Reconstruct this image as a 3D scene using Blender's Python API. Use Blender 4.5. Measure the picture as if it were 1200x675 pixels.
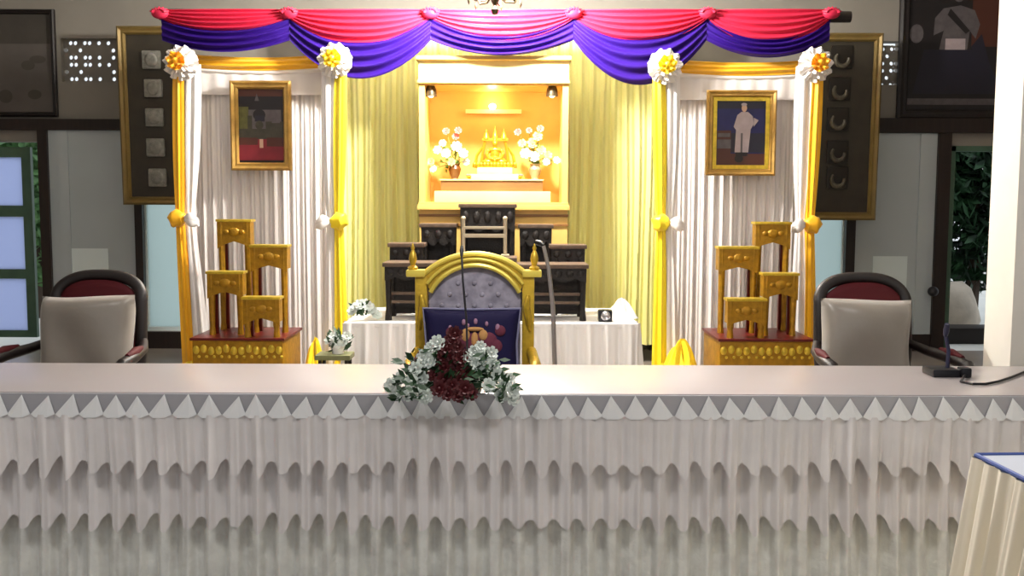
import bpy, bmesh, math, random
from mathutils import Vector, Matrix
random.seed(7)
PI = math.pi
S = bpy.context.scene
for o in list(bpy.data.objects):
    bpy.data.objects.remove(o, do_unlink=True)

# ------------------------------------------------------------------ camera
F = 1150.0
CAM = Vector((0, 0, 1.445))
PITCH = math.radians(5.0)
ROLL = math.radians(0.2)
FWD = Vector((0, math.cos(PITCH), -math.sin(PITCH)))
UP0 = Vector((0, math.sin(PITCH), math.cos(PITCH)))
RT = Vector((1, 0, 0)) * math.cos(ROLL) + UP0 * math.sin(ROLL)
UP = UP0 * math.cos(ROLL) - Vector((1, 0, 0)) * math.sin(ROLL)
cd = bpy.data.cameras.new('camera')
cam = bpy.data.objects.new('camera', cd)
S.collection.objects.link(cam)
cd.sensor_width = 36
cd.lens = 36 * F / 1200
cam.matrix_world = Matrix(((RT.x, UP.x, -FWD.x, CAM.x), (RT.y, UP.y, -FWD.y, CAM.y), (RT.z, UP.z, -FWD.z, CAM.z), (0, 0, 0, 1)))
S.camera = cam

# ------------------------------------------------------------------ world, lights, exposure
S.view_settings.view_transform = 'Standard'
S.view_settings.look = 'None'
S.view_settings.gamma = 1
S.view_settings.use_curve_mapping = False
S.view_settings.exposure = 0.0
w = bpy.data.worlds.new('sky')
S.world = w
w.use_nodes = True
bg = w.node_tree.nodes['Background']
bg.inputs['Color'].default_value = (0.86, 0.93, 1.0, 1)
bg.inputs['Strength'].default_value = 1.1

def lamp(name, kind, loc, energy, color=(1, 1, 1), **kw):
    d = bpy.data.lights.new(name, kind)
    d.energy = energy
    d.color = color
    aim = kw.pop('aim', None)
    for k, v in kw.items():
        setattr(d, k, v)
    o = bpy.data.objects.new(name, d)
    o.location = loc
    if aim is not None:
        o.rotation_euler = (Vector(aim) - Vector(loc)).to_track_quat('-Z', 'Y').to_euler()
    S.collection.objects.link(o)
    return o

# added light above the long table, to brighten the middle of its top
lamp('added_overhead_light', 'AREA', (0, 4.0, 2.35), 46, (1, 0.96, 0.92), shape='DISK', size=0.35, aim=(0, 4.0, 0))
# two added area lights, out of view, filling the table skirt from above
for lx in (-2.2, 2.2):
    lamp('added_overhead_light', 'AREA', (lx, 1.6, 3.72), 34, (1, 0.97, 0.95), shape='RECTANGLE', size=1.2, size_y=0.3, aim=(lx * 0.8, 2.4, 0))

# ------------------------------------------------------------------ helpers
def W(px, py, Y):
    d = FWD + RT * ((px - 600) / F) + UP * ((337.5 - py) / F)
    t = Y / d.y
    return CAM + d * t
def G(px, py, z):
    d = FWD + RT * ((px - 600) / F) + UP * ((337.5 - py) / F)
    t = (z - CAM.z) / d.z
    return CAM + d * t

def lin(c):
    return tuple(((x / 255) / 12.92 if x / 255 <= 0.04045 else ((x / 255 + 0.055) / 1.055) ** 2.4) for x in c)

MATS = {}
def mat(name, rgb, rough=0.5, metal=0.0, var=0.0, vscale=6.0, bump=0.0, bscale=40.0, sheen=0.0, emit=None, estr=0.0, trans=0.0, rgb2=None, stretch=(1, 1, 1), coat=0.0, spec=0.5, sub=0.0):
    m = bpy.data.materials.new(name)
    m.use_nodes = True
    nt = m.node_tree
    b = nt.nodes['Principled BSDF']
    c = lin(rgb)
    b.inputs['Base Color'].default_value = (*c, 1)
    b.inputs['Roughness'].default_value = rough
    b.inputs['Metallic'].default_value = metal
    b.inputs['Specular IOR Level'].default_value = spec
    if sheen: b.inputs['Sheen Weight'].default_value = sheen
    if coat: b.inputs['Coat Weight'].default_value = coat
    if emit:
        b.inputs['Emission Color'].default_value = (*lin(emit), 1)
        b.inputs['Emission Strength'].default_value = estr
    if trans: b.inputs['Transmission Weight'].default_value = trans
    if var or bump or rgb2:
        tc = nt.nodes.new('ShaderNodeTexCoord')
        mp = nt.nodes.new('ShaderNodeMapping')
        mp.inputs['Scale'].default_value = stretch
        nt.links.new(tc.outputs['Object'], mp.inputs['Vector'])
    if var or rgb2:
        n = nt.nodes.new('ShaderNodeTexNoise')
        n.inputs['Scale'].default_value = vscale
        n.inputs['Detail'].default_value = 4
        nt.links.new(mp.outputs['Vector'], n.inputs['Vector'])
        r = nt.nodes.new('ShaderNodeValToRGB')
        r.color_ramp.elements[0].position = 0.35
        r.color_ramp.elements[1].position = 0.65
        if rgb2:
            r.color_ramp.elements[0].color = (*c, 1)
            r.color_ramp.elements[1].color = (*lin(rgb2), 1)
        else:
            r.color_ramp.elements[0].color = (*[x * (1 - var) for x in c], 1)
            r.color_ramp.elements[1].color = (*[min(1, x * (1 + var)) for x in c], 1)
        nt.links.new(n.outputs['Fac'], r.inputs['Fac'])
        nt.links.new(r.outputs['Color'], b.inputs['Base Color'])
    if bump:
        n2 = nt.nodes.new('ShaderNodeTexNoise')
        n2.inputs['Scale'].default_value = bscale
        n2.inputs['Detail'].default_value = 3
        nt.links.new(mp.outputs['Vector'], n2.inputs['Vector'])
        bp = nt.nodes.new('ShaderNodeBump')
        bp.inputs['Strength'].default_value = bump
        bp.inputs['Distance'].default_value = 0.01
        nt.links.new(n2.outputs['Fac'], bp.inputs['Height'])
        nt.links.new(bp.outputs['Normal'], b.inputs['Normal'])
    MATS[name] = m
    return m

class MB:
    def __init__(s):
        s.bm = bmesh.new()
        s.mi = 0
    def _f(s, vs):
        try:
            f = s.bm.faces.new(vs)
            f.material_index = s.mi
            return f
        except ValueError:
            return None
    def box(s, x0, x1, y0, y1, z0, z1, bev=0.0):
        t = bmesh.new()
        bmesh.ops.create_cube(t, size=1)
        for v in t.verts:
            v.co = Vector(((x0 + x1) / 2 + v.co.x * (x1 - x0), (y0 + y1) / 2 + v.co.y * (y1 - y0), (z0 + z1) / 2 + v.co.z * (z1 - z0)))
        if bev:
            bmesh.ops.bevel(t, geom=list(t.edges), offset=bev, segments=2, affect='EDGES', profile=0.7)
        s.merge(t)
        return s
    def merge(s, t):
        mp = {}
        for v in t.verts:
            mp[v] = s.bm.verts.new(v.co)
        for f in t.faces:
            s._f([mp[v] for v in f.verts])
        t.free()
    def surf(s, nu, nv, fn, closeu=False):
        g = [[s.bm.verts.new(fn(i / nu, j / nv)) for j in range(nv + 1)] for i in range(nu if closeu else nu + 1)]
        n = len(g)
        for i in range(nu):
            a, b = g[i], g[(i + 1) % n]
            for j in range(nv):
                s._f([a[j], b[j], b[j + 1], a[j + 1]])
        return s
    def tube(s, pts, r, seg=8, cap=True):
        pts = [Vector(p) for p in pts]
        rs = r if isinstance(r, (list, tuple)) else [r] * len(pts)
        rings = []
        nrm = None
        for i, p in enumerate(pts):
            d = (pts[min(i + 1, len(pts) - 1)] - pts[max(i - 1, 0)]).normalized()
            if nrm is None:
                nrm = d.orthogonal().normalized()
            else:
                nrm = (nrm - d * nrm.dot(d)).normalized()
            bn = d.cross(nrm)
            rings.append([s.bm.verts.new(p + (nrm * math.cos(2 * PI * k / seg) + bn * math.sin(2 * PI * k / seg)) * rs[i]) for k in range(seg)])
        for a, b in zip(rings, rings[1:]):
            for k in range(seg):
                s._f([a[k], a[(k + 1) % seg], b[(k + 1) % seg], b[k]])
        if cap:
            s._f(rings[0][::-1]); s._f(rings[-1])
        return s
    def lathe(s, prof, c=(0, 0, 0), seg=20, sy=1.0):
        c = Vector(c)
        s.surf(seg, len(prof) - 1, lambda u, v: c + Vector((prof[round(v * (len(prof) - 1))][0] * math.cos(-2 * PI * u), prof[round(v * (len(prof) - 1))][0] * math.sin(-2 * PI * u) * sy, prof[round(v * (len(prof) - 1))][1])), closeu=True)
        return s
    def ball(s, c, r, seg=14):
        c = Vector(c)
        if not isinstance(r, (list, tuple)): r = (r, r, r)
        prof = [(max(1e-4, math.sin(PI * k / 10)), -math.cos(PI * k / 10)) for k in range(11)]
        s.surf(seg, 10, lambda u, v: c + Vector((prof[round(v * 10)][0] * math.cos(-2 * PI * u) * r[0], prof[round(v * 10)][0] * math.sin(-2 * PI * u) * r[1], prof[round(v * 10)][1] * r[2])), closeu=True)
        return s
    def prism(s, pts, y0, y1):
        """outline in XZ pushed from y0 to y1"""
        a = [s.bm.verts.new((p[0], y0, p[1])) for p in pts]
        b = [s.bm.verts.new((p[0], y1, p[1])) for p in pts]
        s._f(a); s._f(b[::-1])
        for i in range(len(pts)):
            j = (i + 1) % len(pts)
            s._f([a[j], a[i], b[i], b[j]])
        return s
    def poly(s, pts):
        s._f([s.bm.verts.new(p) for p in pts]); return s
    def xf(s, M):
        bmesh.ops.transform(s.bm, matrix=M, verts=list(s.bm.verts)); return s
    def build(s, name, m, parent=None, smooth=True, world=True, solid=0.0, normals=True):
        me = bpy.data.meshes.new(name)
        if normals:
            bmesh.ops.recalc_face_normals(s.bm, faces=list(s.bm.faces))
        if parent is not None and world:
            off = OFF.get(parent.name, Vector((0, 0, 0)))
            for v in s.bm.verts: v.co -= off
        s.bm.to_mesh(me); s.bm.free()
        for k in (m if isinstance(m, (list, tuple)) else [m]):
            me.materials.append(MATS[k] if isinstance(k, str) else k)
        o = bpy.data.objects.new(name, me)
        S.collection.objects.link(o)
        if parent is not None:
            o.parent = parent
            OFF[o.name] = OFF.get(parent.name, Vector((0, 0, 0)))
        if smooth:
            for p in me.polygons: p.use_smooth = True
            try:
                me.set_sharp_from_angle(angle=math.radians(40))
            except Exception:
                pass
        if solid:
            md = o.modifiers.new('thickness', 'SOLIDIFY'); md.thickness = solid
        return o
OFF = {}

def thing(name, label, cat, loc=(0, 0, 0), rotz=0.0, group=None):
    o = bpy.data.objects.new(name, None)
    o.empty_display_size = 0.1
    o.location = loc
    o.rotation_euler = (0, 0, rotz)
    S.collection.objects.link(o)
    o['label'] = label; o['category'] = cat
    if group: o['group'] = group
    OFF[o.name] = Vector(loc)
    return o
def tag(o, label, cat, group=None, kind=None):
    o['label'] = label; o['category'] = cat
    if group: o['group'] = group
    if kind: o['kind'] = kind
    return o
def struct(o):
    o['kind'] = 'structure'; return o
def dup(root, loc, rotz=None, label=None, group=None):
    r = root.copy(); S.collection.objects.link(r); r.location = loc
    if rotz is not None: r.rotation_euler = (0, 0, rotz)
    if label: r['label'] = label
    if group: r['group'] = group
    for ch in list(root.children):
        c = ch.copy(); S.collection.objects.link(c); c.parent = r
        for g in list(ch.children):
            d = g.copy(); S.collection.objects.link(d); d.parent = c
    return r

# ------------------------------------------------------------------ materials
mat('wall_paint', (136, 130, 121), 0.7, var=0.04, vscale=2.5)
mat('ceiling_paint', (215, 212, 205), 0.8)
mat('floor_tile', (150, 140, 132), 0.25, var=0.06, vscale=1.5)
mat('dark_wood', (34, 22, 18), 0.4, var=0.3, vscale=3, stretch=(8, 8, 0.6))
mat('dark_frame', (22, 13, 12), 0.5)
mat('panel_grey', (182, 191, 194), 0.5, var=0.03, vscale=2)
mat('panel_pale', (228, 240, 240), 0.35)
mat('green_frame', (74, 104, 84), 0.45, var=0.1)
mat('pillar_paint', (238, 234, 224), 0.55, var=0.02)
mat('concrete', (215, 214, 208), 0.8, var=0.06, vscale=1.2)
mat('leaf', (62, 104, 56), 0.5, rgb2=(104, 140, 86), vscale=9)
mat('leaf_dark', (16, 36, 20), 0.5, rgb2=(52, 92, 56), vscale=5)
mat('bark', (70, 56, 44), 0.8, var=0.2)
mat('rock', (196, 184, 168), 0.9, var=0.12, bump=0.5, bscale=12)
mat('red_cloth', (206, 40, 74), 0.55, spec=0.3)
mat('purple_cloth', (42, 9, 112), 0.6, spec=0.2)
mat('yellow_curtain', (240, 236, 156), 0.55, sheen=0.2)
mat('white_drape', (232, 226, 223), 0.5, sheen=0.2)
mat('white_satin', (240, 236, 234), 0.35, sheen=0.3)
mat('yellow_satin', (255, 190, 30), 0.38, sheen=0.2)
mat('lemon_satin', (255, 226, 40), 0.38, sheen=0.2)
mat('gold_paint', (166, 122, 20), 0.42, metal=0.35, var=0.18, vscale=22, bump=0.3, bscale=60)
mat('gold_leaf', (214, 184, 60), 0.35, metal=0.5, var=0.15, vscale=25, bump=0.25, bscale=70)
mat('gold_frame', (178, 140, 70), 0.4, metal=0.4, var=0.15, vscale=14)
mat('statue_gold', (222, 164, 44), 0.35, metal=0.6)
mat('lacquer_red', (92, 14, 10), 0.35)
mat('cabinet_cream', (236, 216, 150), 0.45, var=0.05)
mat('cabinet_gold', (224, 186, 104), 0.45, var=0.07)
mat('cabinet_brown', (140, 98, 52), 0.45, var=0.1)
mat('niche_back', (236, 172, 84), 0.6, var=0.05)
mat('altar_dark', (22, 14, 10), 0.55, var=0.35, vscale=26, bump=0.4, bscale=70)
mat('altar_trim', (96, 78, 64), 0.5, var=0.2, vscale=20)
mat('pale_gilt', (200, 186, 160), 0.35, metal=0.2)
mat('cloth_white', (248, 246, 244), 0.6, sheen=0.15)
mat('tabletop_white', (166, 159, 159), 0.28, spec=0.5)
mat('skirt_satin', (226, 222, 221), 0.3, sheen=0.25, var=0.05, vscale=7)
mat('skirt_sequin', (214, 214, 208), 0.3, sheen=0.2, rgb2=(232, 233, 226), vscale=14, bump=0.8, bscale=24)
mat('skirt_band', (178, 178, 184), 0.5)
mat('skirt_flap', (242, 244, 245), 0.36, sheen=0.2)
mat('maroon', (74, 8, 18), 0.7, spec=0.3)
mat('cushion_satin', (138, 131, 122), 0.32, sheen=0.4, var=0.05, vscale=5, bump=0.15, bscale=14)
mat('throne_gold', (184, 152, 44), 0.35, metal=0.45, var=0.15, vscale=20, bump=0.3, bscale=50)
mat('throne_gold_light', (214, 194, 84), 0.3, metal=0.4)
mat('damask', (146, 142, 156), 0.6, rgb2=(110, 106, 120), vscale=16)
mat('navy', (16, 11, 50), 0.75, spec=0.2)
mat('piping', (110, 110, 138), 0.5)
mat('embroid_red', (84, 28, 48), 0.9)
mat('embroid_gold', (158, 118, 70), 0.9)
mat('embroid_pink', (132, 98, 122), 0.9)
mat('petal_white', (222, 230, 224), 0.6)
mat('petal_red', (78, 6, 16), 0.6)
mat('petal_yellow', (246, 226, 130), 0.5)
mat('petal_pink', (206, 120, 110), 0.5)
mat('stem_green', (30, 62, 34), 0.5, var=0.3)
mat('leaf_light', (116, 150, 74), 0.5, var=0.3)
mat('black_plastic', (18, 18, 24), 0.4)
mat('navy_plastic', (30, 32, 62), 0.4)
mat('steel', (170, 168, 170), 0.3, metal=0.8)
mat('bronze', (96, 82, 60), 0.35, metal=0.7)
mat('vase_brown', (104, 62, 22), 0.35)
mat('vase_grey', (150, 138, 108), 0.3)
mat('board_dark', (52, 46, 36), 0.55, var=0.15, vscale=8)
mat('board_gold', (126, 104, 56), 0.4, metal=0.3, var=0.1)
mat('medallion', (128, 126, 118), 0.45, var=0.2, vscale=30)
mat('crescent', (84, 78, 64), 0.45, var=0.2, vscale=30)
mat('medallion_dark', (30, 24, 16), 0.45, var=0.2, vscale=30)
mat('tray_olive', (120, 122, 84), 0.5, var=0.1)
mat('blue_trim', (70, 92, 160), 0.5)
mat('cream_satin', (240, 232, 212), 0.38, sheen=0.25)
mat('table_paper', (196, 204, 218), 0.5)
mat('bulb', (255, 245, 220), 0.4, emit=(255, 240, 205), estr=6.0)
mat('paint_black', (26, 22, 24), 0.4)
mat('paint_dim', (86, 80, 76), 0.4, var=0.1, vscale=4)
mat('paint_dim_dark', (68, 63, 58), 0.4, var=0.1, vscale=5)
mat('paint_olive', (58, 54, 44), 0.4, var=0.2, vscale=20)
mat('paint_green', (84, 82, 40), 0.4, var=0.2, vscale=20)
mat('paint_red', (116, 32, 40), 0.4, var=0.12, vscale=10)
mat('paint_brown', (74, 38, 28), 0.4)
mat('paint_navy', (22, 24, 76), 0.4, var=0.15, vscale=8)
mat('paint_white', (160, 146, 148), 0.4, var=0.08, vscale=20)
mat('paint_skin', (186, 150, 126), 0.4)
mat('paint_grey', (84, 78, 80), 0.4, var=0.15, vscale=18)
mat('paint_darkblue', (30, 28, 42), 0.4)

def glassy(name, rgb, alpha):
    m = bpy.data.materials.new(name); m.use_nodes = True
    nt = m.node_tree; nt.nodes.clear()
    out = nt.nodes.new('ShaderNodeOutputMaterial')
    mix = nt.nodes.new('ShaderNodeMixShader'); mix.inputs[0].default_value = alpha
    tr = nt.nodes.new('ShaderNodeBsdfTransparent')
    tl = nt.nodes.new('ShaderNodeBsdfTranslucent'); tl.inputs['Color'].default_value = (*lin(rgb), 1)
    gl = nt.nodes.new('ShaderNodeBsdfGlossy'); gl.inputs['Roughness'].default_value = 0.1
    m2 = nt.nodes.new('ShaderNodeMixShader'); m2.inputs[0].default_value = 0.08
    nt.links.new(tr.outputs[0], mix.inputs[1]); nt.links.new(tl.outputs[0], mix.inputs[2])
    nt.links.new(mix.outputs[0], m2.inputs[1]); nt.links.new(gl.outputs[0], m2.inputs[2])
    nt.links.new(m2.outputs[0], out.inputs['Surface'])
    MATS[name] = m
glassy('frosted_pale', (226, 238, 236), 0.97)
glassy('frosted_blue', (214, 222, 250), 0.92)

# ------------------------------------------------------------------ the room
YW = 9.6           # front plane of the back wall
HC = 3.8
fl = MB().box(-6, 6, -3, YW, -0.1, 0).build('floor', 'floor_tile'); struct(fl)
ce = MB().box(-6, 6, -3, YW + 0.15, HC, HC + 0.1).build('ceiling', 'ceiling_paint'); struct(ce)
struct(MB().box(-6.15, -6, -3, YW + 0.15, 0, HC).build('wall_left', 'wall_paint'))
wr = MB().box(-6, 6, -3.15, -3, 0, 1.0).box(-6, 6, -3.15, -3, 2.5, HC)
wr.box(-6, -5, -3.15, -3, 1.0, 2.5).box(5, 6, -3.15, -3, 1.0, 2.5)
struct(wr.build('wall_rear', 'wall_paint', smooth=False))
struct(MB().box(6, 6.15, -3, YW + 0.15, 0, HC).build('wall_right', 'wall_paint'))
zb0, zb1 = W(100, 153, YW).z, W(100, 140, YW).z         # dark beam
XL = W(50, 300, YW).x                                    # right edge of the left doorway
XR0, XR1 = W(1109, 300, YW).x, 5.4
# ventilation openings
vl = (W(69, 0, YW).x, W(136, 0, YW).x, W(100, 96, YW).z, W(100, 45, YW).z)
vr = (W(1027, 0, YW).x, W(1058, 0, YW).x, W(1040, 103, YW).z, W(1040, 52, YW).z)
wb = MB()
y1 = YW + 0.15
ztop_door_l = W(25, 166, YW).z
ztop_door_r = W(1130, 171, YW).z
wb.box(-6, XL, YW, y1, ztop_door_l, vl[2])
wb.box(-6, vl[0], YW, y1, vl[2], vl[3])
wl = (W(169, 320, YW).x, W(236, 320, YW).x)
wr_ = (W(922, 320, YW).x, W(990, 320, YW).x)
zw0, zw1 = W(200, 388, YW).z, W(200, 156, YW).z
wb.box(XL, XR0, YW, y1, 0, zw0); wb.box(XL, XR0, YW, y1, zw1, vl[2])
wb.box(XL, wl[0], YW, y1, zw0, zw1); wb.box(wl[1], wr_[0], YW, y1, zw0, zw1); wb.box(wr_[1], XR0, YW, y1, zw0, zw1)
wb.box(vl[1], vr[0], YW, y1, vl[2], vl[3])
wb.box(vr[1], 6, YW, y1, vl[2], vl[3])
wb.box(-6, 6, YW, y1, vl[3], HC)
wb.box(XR0, 6, YW, y1, ztop_door_r, vl[2])
wb.box(XR1, 6, YW, y1, 0, ztop_door_r)
struct(wb.build('wall_back', 'wall_paint', smooth=False))

def holed(x0, x1, z0, z1, cells, y0, y1):
    """masonry block pierced by round holes; cells = list of (col,row) on a grid"""
    mb = MB()
    nc, nr, holes = cells
    dx, dz = (x1 - x0) / nc, (z1 - z0) / nr
    for i in range(nc):
        for j in range(nr):
            ax, az = x0 + i * dx, z1 - (j + 1) * dz
            cx, cz = ax + dx / 2, az + dz / 2
            if (i, j) in holes:
                r = min(dx, dz) * 0.44
                sq = []; ci = []
                for k in range(16):
                    t = 2 * PI * k / 16 + PI / 16
                    c, s_ = math.cos(t), math.sin(t)
                    q = 1 / max(abs(c), abs(s_))
                    sq.append((cx + c * q * dx / 2, cz + s_ * q * dz / 2)); ci.append((cx + c * r, cz + s_ * r))
                for y in (y0, y1):
                    for k in range(16):
                        l = (k + 1) % 16
                        mb.poly([(sq[k][0], y, sq[k][1]), (sq[l][0], y, sq[l][1]), (ci[l][0], y, ci[l][1]), (ci[k][0], y, ci[k][1])])
                for k in range(16):
                    l = (k + 1) % 16
                    mb.poly([(ci[k][0], y0, ci[k][1]), (ci[l][0], y0, ci[l][1]), (ci[l][0], y1, ci[l][1]), (ci[k][0], y1, ci[k][1])])
            else:
                mb.box(ax, ax + dx, y0, y1, az, az + dz)
    return mb
ring = [(1, 0), (2, 0), (0, 1), (1, 2), (2, 2), (0, 2)]
def vent(nm, b, n, label):
    x0, x1, z0, z1 = b
    t = thing(nm, label, 'vent', ((x0 + x1) / 2, YW, z0))
    bw = (x1 - x0) / n
    for i in range(n):
        for j in range(2):
            pat = [(1, 0), (2, 0), (0, 1), (1, 2), (2, 2)] if i < 2 or n == 2 else ([(1, 0), (1, 2)] if i == 2 else [(0, 0), (1, 1), (1, 2)])
            pat = [(c, r) for c, r in pat]
            o = holed(x0 + i * bw, x0 + (i + 1) * bw, z1 - (j + 1) * (z1 - z0) / 2, z1 - j * (z1 - z0) / 2, (3, 3, set((c, r) for c, r in pat)), YW + 0.06, YW + 0.08)
            o.build('breeze_block', 'wall_paint', t, smooth=False)
    return t
vent('wall_vent', vl, 4, 'pierced ventilation blocks with lit round holes, right of the grey framed picture')
vent('wall_vent', vr, 2, 'pierced ventilation blocks with lit round holes, left of the large dark portrait')

# beams, posts, skirting
b = MB().box(-6, W(215, 0, YW).x, YW - 0.06, YW, zb0, zb1)
struct(b.build('trim_1', 'dark_wood', smooth=False))
b = MB().box(W(990, 0, YW).x, 6, YW - 0.06, YW, W(1080, 156, YW).z, W(1080, 139, YW).z)
struct(b.build('trim_2', 'dark_wood', smooth=False))
n = 3
for a, c in ((50, 61), (160, 169), (990, 1001), (1094, 1109)):
    b = MB().box(W(a, 250, YW).x, W(c, 250, YW).x, YW - 0.06, YW, 0, zb0)
    struct(b.build('trim_%d' % n, 'dark_wood', smooth=False)); n += 1
for a, c, nm in ((61, 420, 'left'), (760, 1094, 'right')):
    b = MB().box(W(a, 400, YW).x, W(c, 400, YW).x, YW - 0.05, YW, 0, W(200, 388, YW).z)
    struct(b.build('baseboard_' + nm, 'dark_wood', smooth=False))
# wall panels between the posts
def panel(nm, a, c, m, m2=None, inner=None):
    z0 = W(200, 388, YW).z
    o = MB().box(W(a, 250, YW).x, W(c, 250, YW).x, YW - 0.025, YW, z0, zb0).build(nm, m, smooth=False)
    struct(o)
    if inner:
        x0, x1, t, bt, mm = inner
        MB().box(W(x0, 300, YW).x, W(x1, 300, YW).x, YW - 0.032, YW - 0.024, W(x0, bt, YW).z, W(x0, t, YW).z).build('pane', mm, o, smooth=False)
    # raised stile along one edge
    e = MB()
    xx = W(78 if a < 500 else 1080, 250, YW).x
    if a in (61, 1001):
        e.box(xx - 0.05, xx + 0.05, YW - 0.04, YW - 0.025, z0, zb0)
        e.build('stile', m, o, smooth=False)
    return o
panel('window_1', 61, 160, 'panel_grey', inner=(82, 128, 291, 388, 'panel_pale'))
for nm, (a_, b_) in (('window_2', wl), ('window_3', wr_)):
    fr = MB()
    for q0, q1, r0, r1 in ((a_, b_, zw0, zw0 + 0.04), (a_, b_, zw1 - 0.04, zw1), (a_, a_ + 0.03, zw0 + 0.04, zw1 - 0.04), (b_ - 0.03, b_, zw0 + 0.04, zw1 - 0.04)):
        fr.box(q0, q1, YW + 0.02, YW + 0.07, r0, r1)
    o = struct(fr.build(nm, 'panel_pale', smooth=False))
    MB().box(a_ + 0.03, b_ - 0.03, YW + 0.04, YW + 0.05, zw0 + 0.04, zw1 - 0.04).build('pane', 'frosted_pale', o, smooth=False)
panel('window_4', 1001, 1094, 'panel_grey', inner=(1022, 1062, 300, 388, 'panel_pale'))

# left doorway: green glazed leaf standing ajar outside the opening
d = MB()
zt = W(20, 172, YW).z
zbm = W(20, 396, YW).z
x0, x1 = -5.75, W(42, 300, YW).x
fw = 0.075
yd0, yd1 = YW + 0.05, YW + 0.10
xs1 = W(37, 300, YW).x
d.box(xs1 - 0.09, xs1, yd0, yd1, zbm, zt)
d.box(x0, x0 + fw, yd0, yd1, zbm, zt)
for t, bt in ((172, 184), (241, 254), (316, 327), (388, 396)):
    d.box(x0 + fw, xs1 - 0.09, yd0, yd1, W(20, bt, YW).z, W(20, t, YW).z)
door1 = struct(d.build('door_1', 'green_frame', smooth=False))
for t, bt in ((184, 241), (254, 316), (327, 388)):
    MB().box(x0 + fw, xs1 - 0.09, yd0 + 0.02, yd0 + 0.03, W(20, bt, YW).z, W(20, t, YW).z).build('pane', 'frosted_blue', door1, smooth=False)
# right doorway: dark jamb with a latch knob
d = MB()
d.box(XR0, XR0 + 0.05, YW, YW + 0.14, 0, ztop_door_r)
d.box(XR0, XR1, YW, YW + 0.14, ztop_door_r - 0.05, ztop_door_r)
door2 = struct(d.build('door_2', 'green_frame', smooth=False))
p = W(1092, 341, YW - 0.1)
k = MB().tube([(p.x + 0.05, YW - 0.06, p.z), (p.x, YW - 0.14, p.z)], [0.02, 0.02]).ball((p.x - 0.01, YW - 0.15, p.z), 0.05)
k.build('door_knob', 'black_plastic', door2)

# outdoors
g = MB().box(-14, 14, YW + 0.15, 24, -0.25, -0.05).build('ground', 'concrete'); struct(g)
def leaves(mb, c, r, n, size):
    c = Vector(c)
    for _ in range(n):
        d = Vector((random.gauss(0, 1), random.gauss(0, 1), random.gauss(0, 1))).normalized()
        p = c + Vector((d.x * r[0], d.y * r[1], d.z * r[2])) * (random.random() ** 0.4)
        a = Vector((random.gauss(0, 1), random.gauss(0, 1), random.gauss(-0.4, 1))).normalized()
        b_ = a.orthogonal().normalized()
        s_ = size * random.uniform(0.6, 1.3)
        mb.poly([p - a * s_, p + b_ * s_ * 0.38, p + a * s_, p - b_ * s_ * 0.38])
def bush(name, label, c, r, n, size, m, trunk=True):
    t = thing(name, label, 'tree', (c[0], c[1], -0.05))
    mb = MB(); leaves(mb, c, r, n, size); mb.build('foliage', m, t, smooth=False, normals=False)
    if trunk:
        MB().tube([(c[0], c[1], -0.05), (c[0] + 0.05, c[1], c[2] * 0.5), (c[0], c[1] + 0.05, c[2] + r[2] * 0.3)], [0.09, 0.07, 0.03]).build('trunk', 'bark', t)
    return t
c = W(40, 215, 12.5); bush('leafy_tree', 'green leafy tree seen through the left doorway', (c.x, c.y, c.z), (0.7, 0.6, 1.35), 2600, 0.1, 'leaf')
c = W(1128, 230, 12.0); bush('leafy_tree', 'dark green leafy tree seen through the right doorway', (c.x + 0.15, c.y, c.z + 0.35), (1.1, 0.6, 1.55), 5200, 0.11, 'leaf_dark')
c = W(1165, 350, 11.6)
t = thing('boulder', 'pale rounded boulder outside the right doorway under the dark tree', 'rock', (W(1122, 0, 11.3).x, 11.3, -0.05))
mb = MB().ball((W(1112, 0, 11.3).x, 11.3, 0.20), (0.52, 0.3, 0.40), 20)
for v in mb.bm.verts:
    v.co += Vector((math.sin(v.co.z * 9 + v.co.x * 5), math.cos(v.co.x * 8), math.sin(v.co.x * 11))) * 0.045
mb.build('stone', 'rock', t)
s_ = MB().box(W(1085, 0, 10.6).x, 5.6, 10.4, 10.75, -0.05, 0.12, 0.01)
tag(s_.build('garden_kerb', 'dark_frame'), 'low dark kerb outside the right doorway in front of the boulder', 'kerb')

# white pillar on the right
pz = MB().box(2.40, 2.80, 4.68, 4.95, 0, HC, 0.006)
struct(pz.build('trim_7', 'pillar_paint'))

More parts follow.
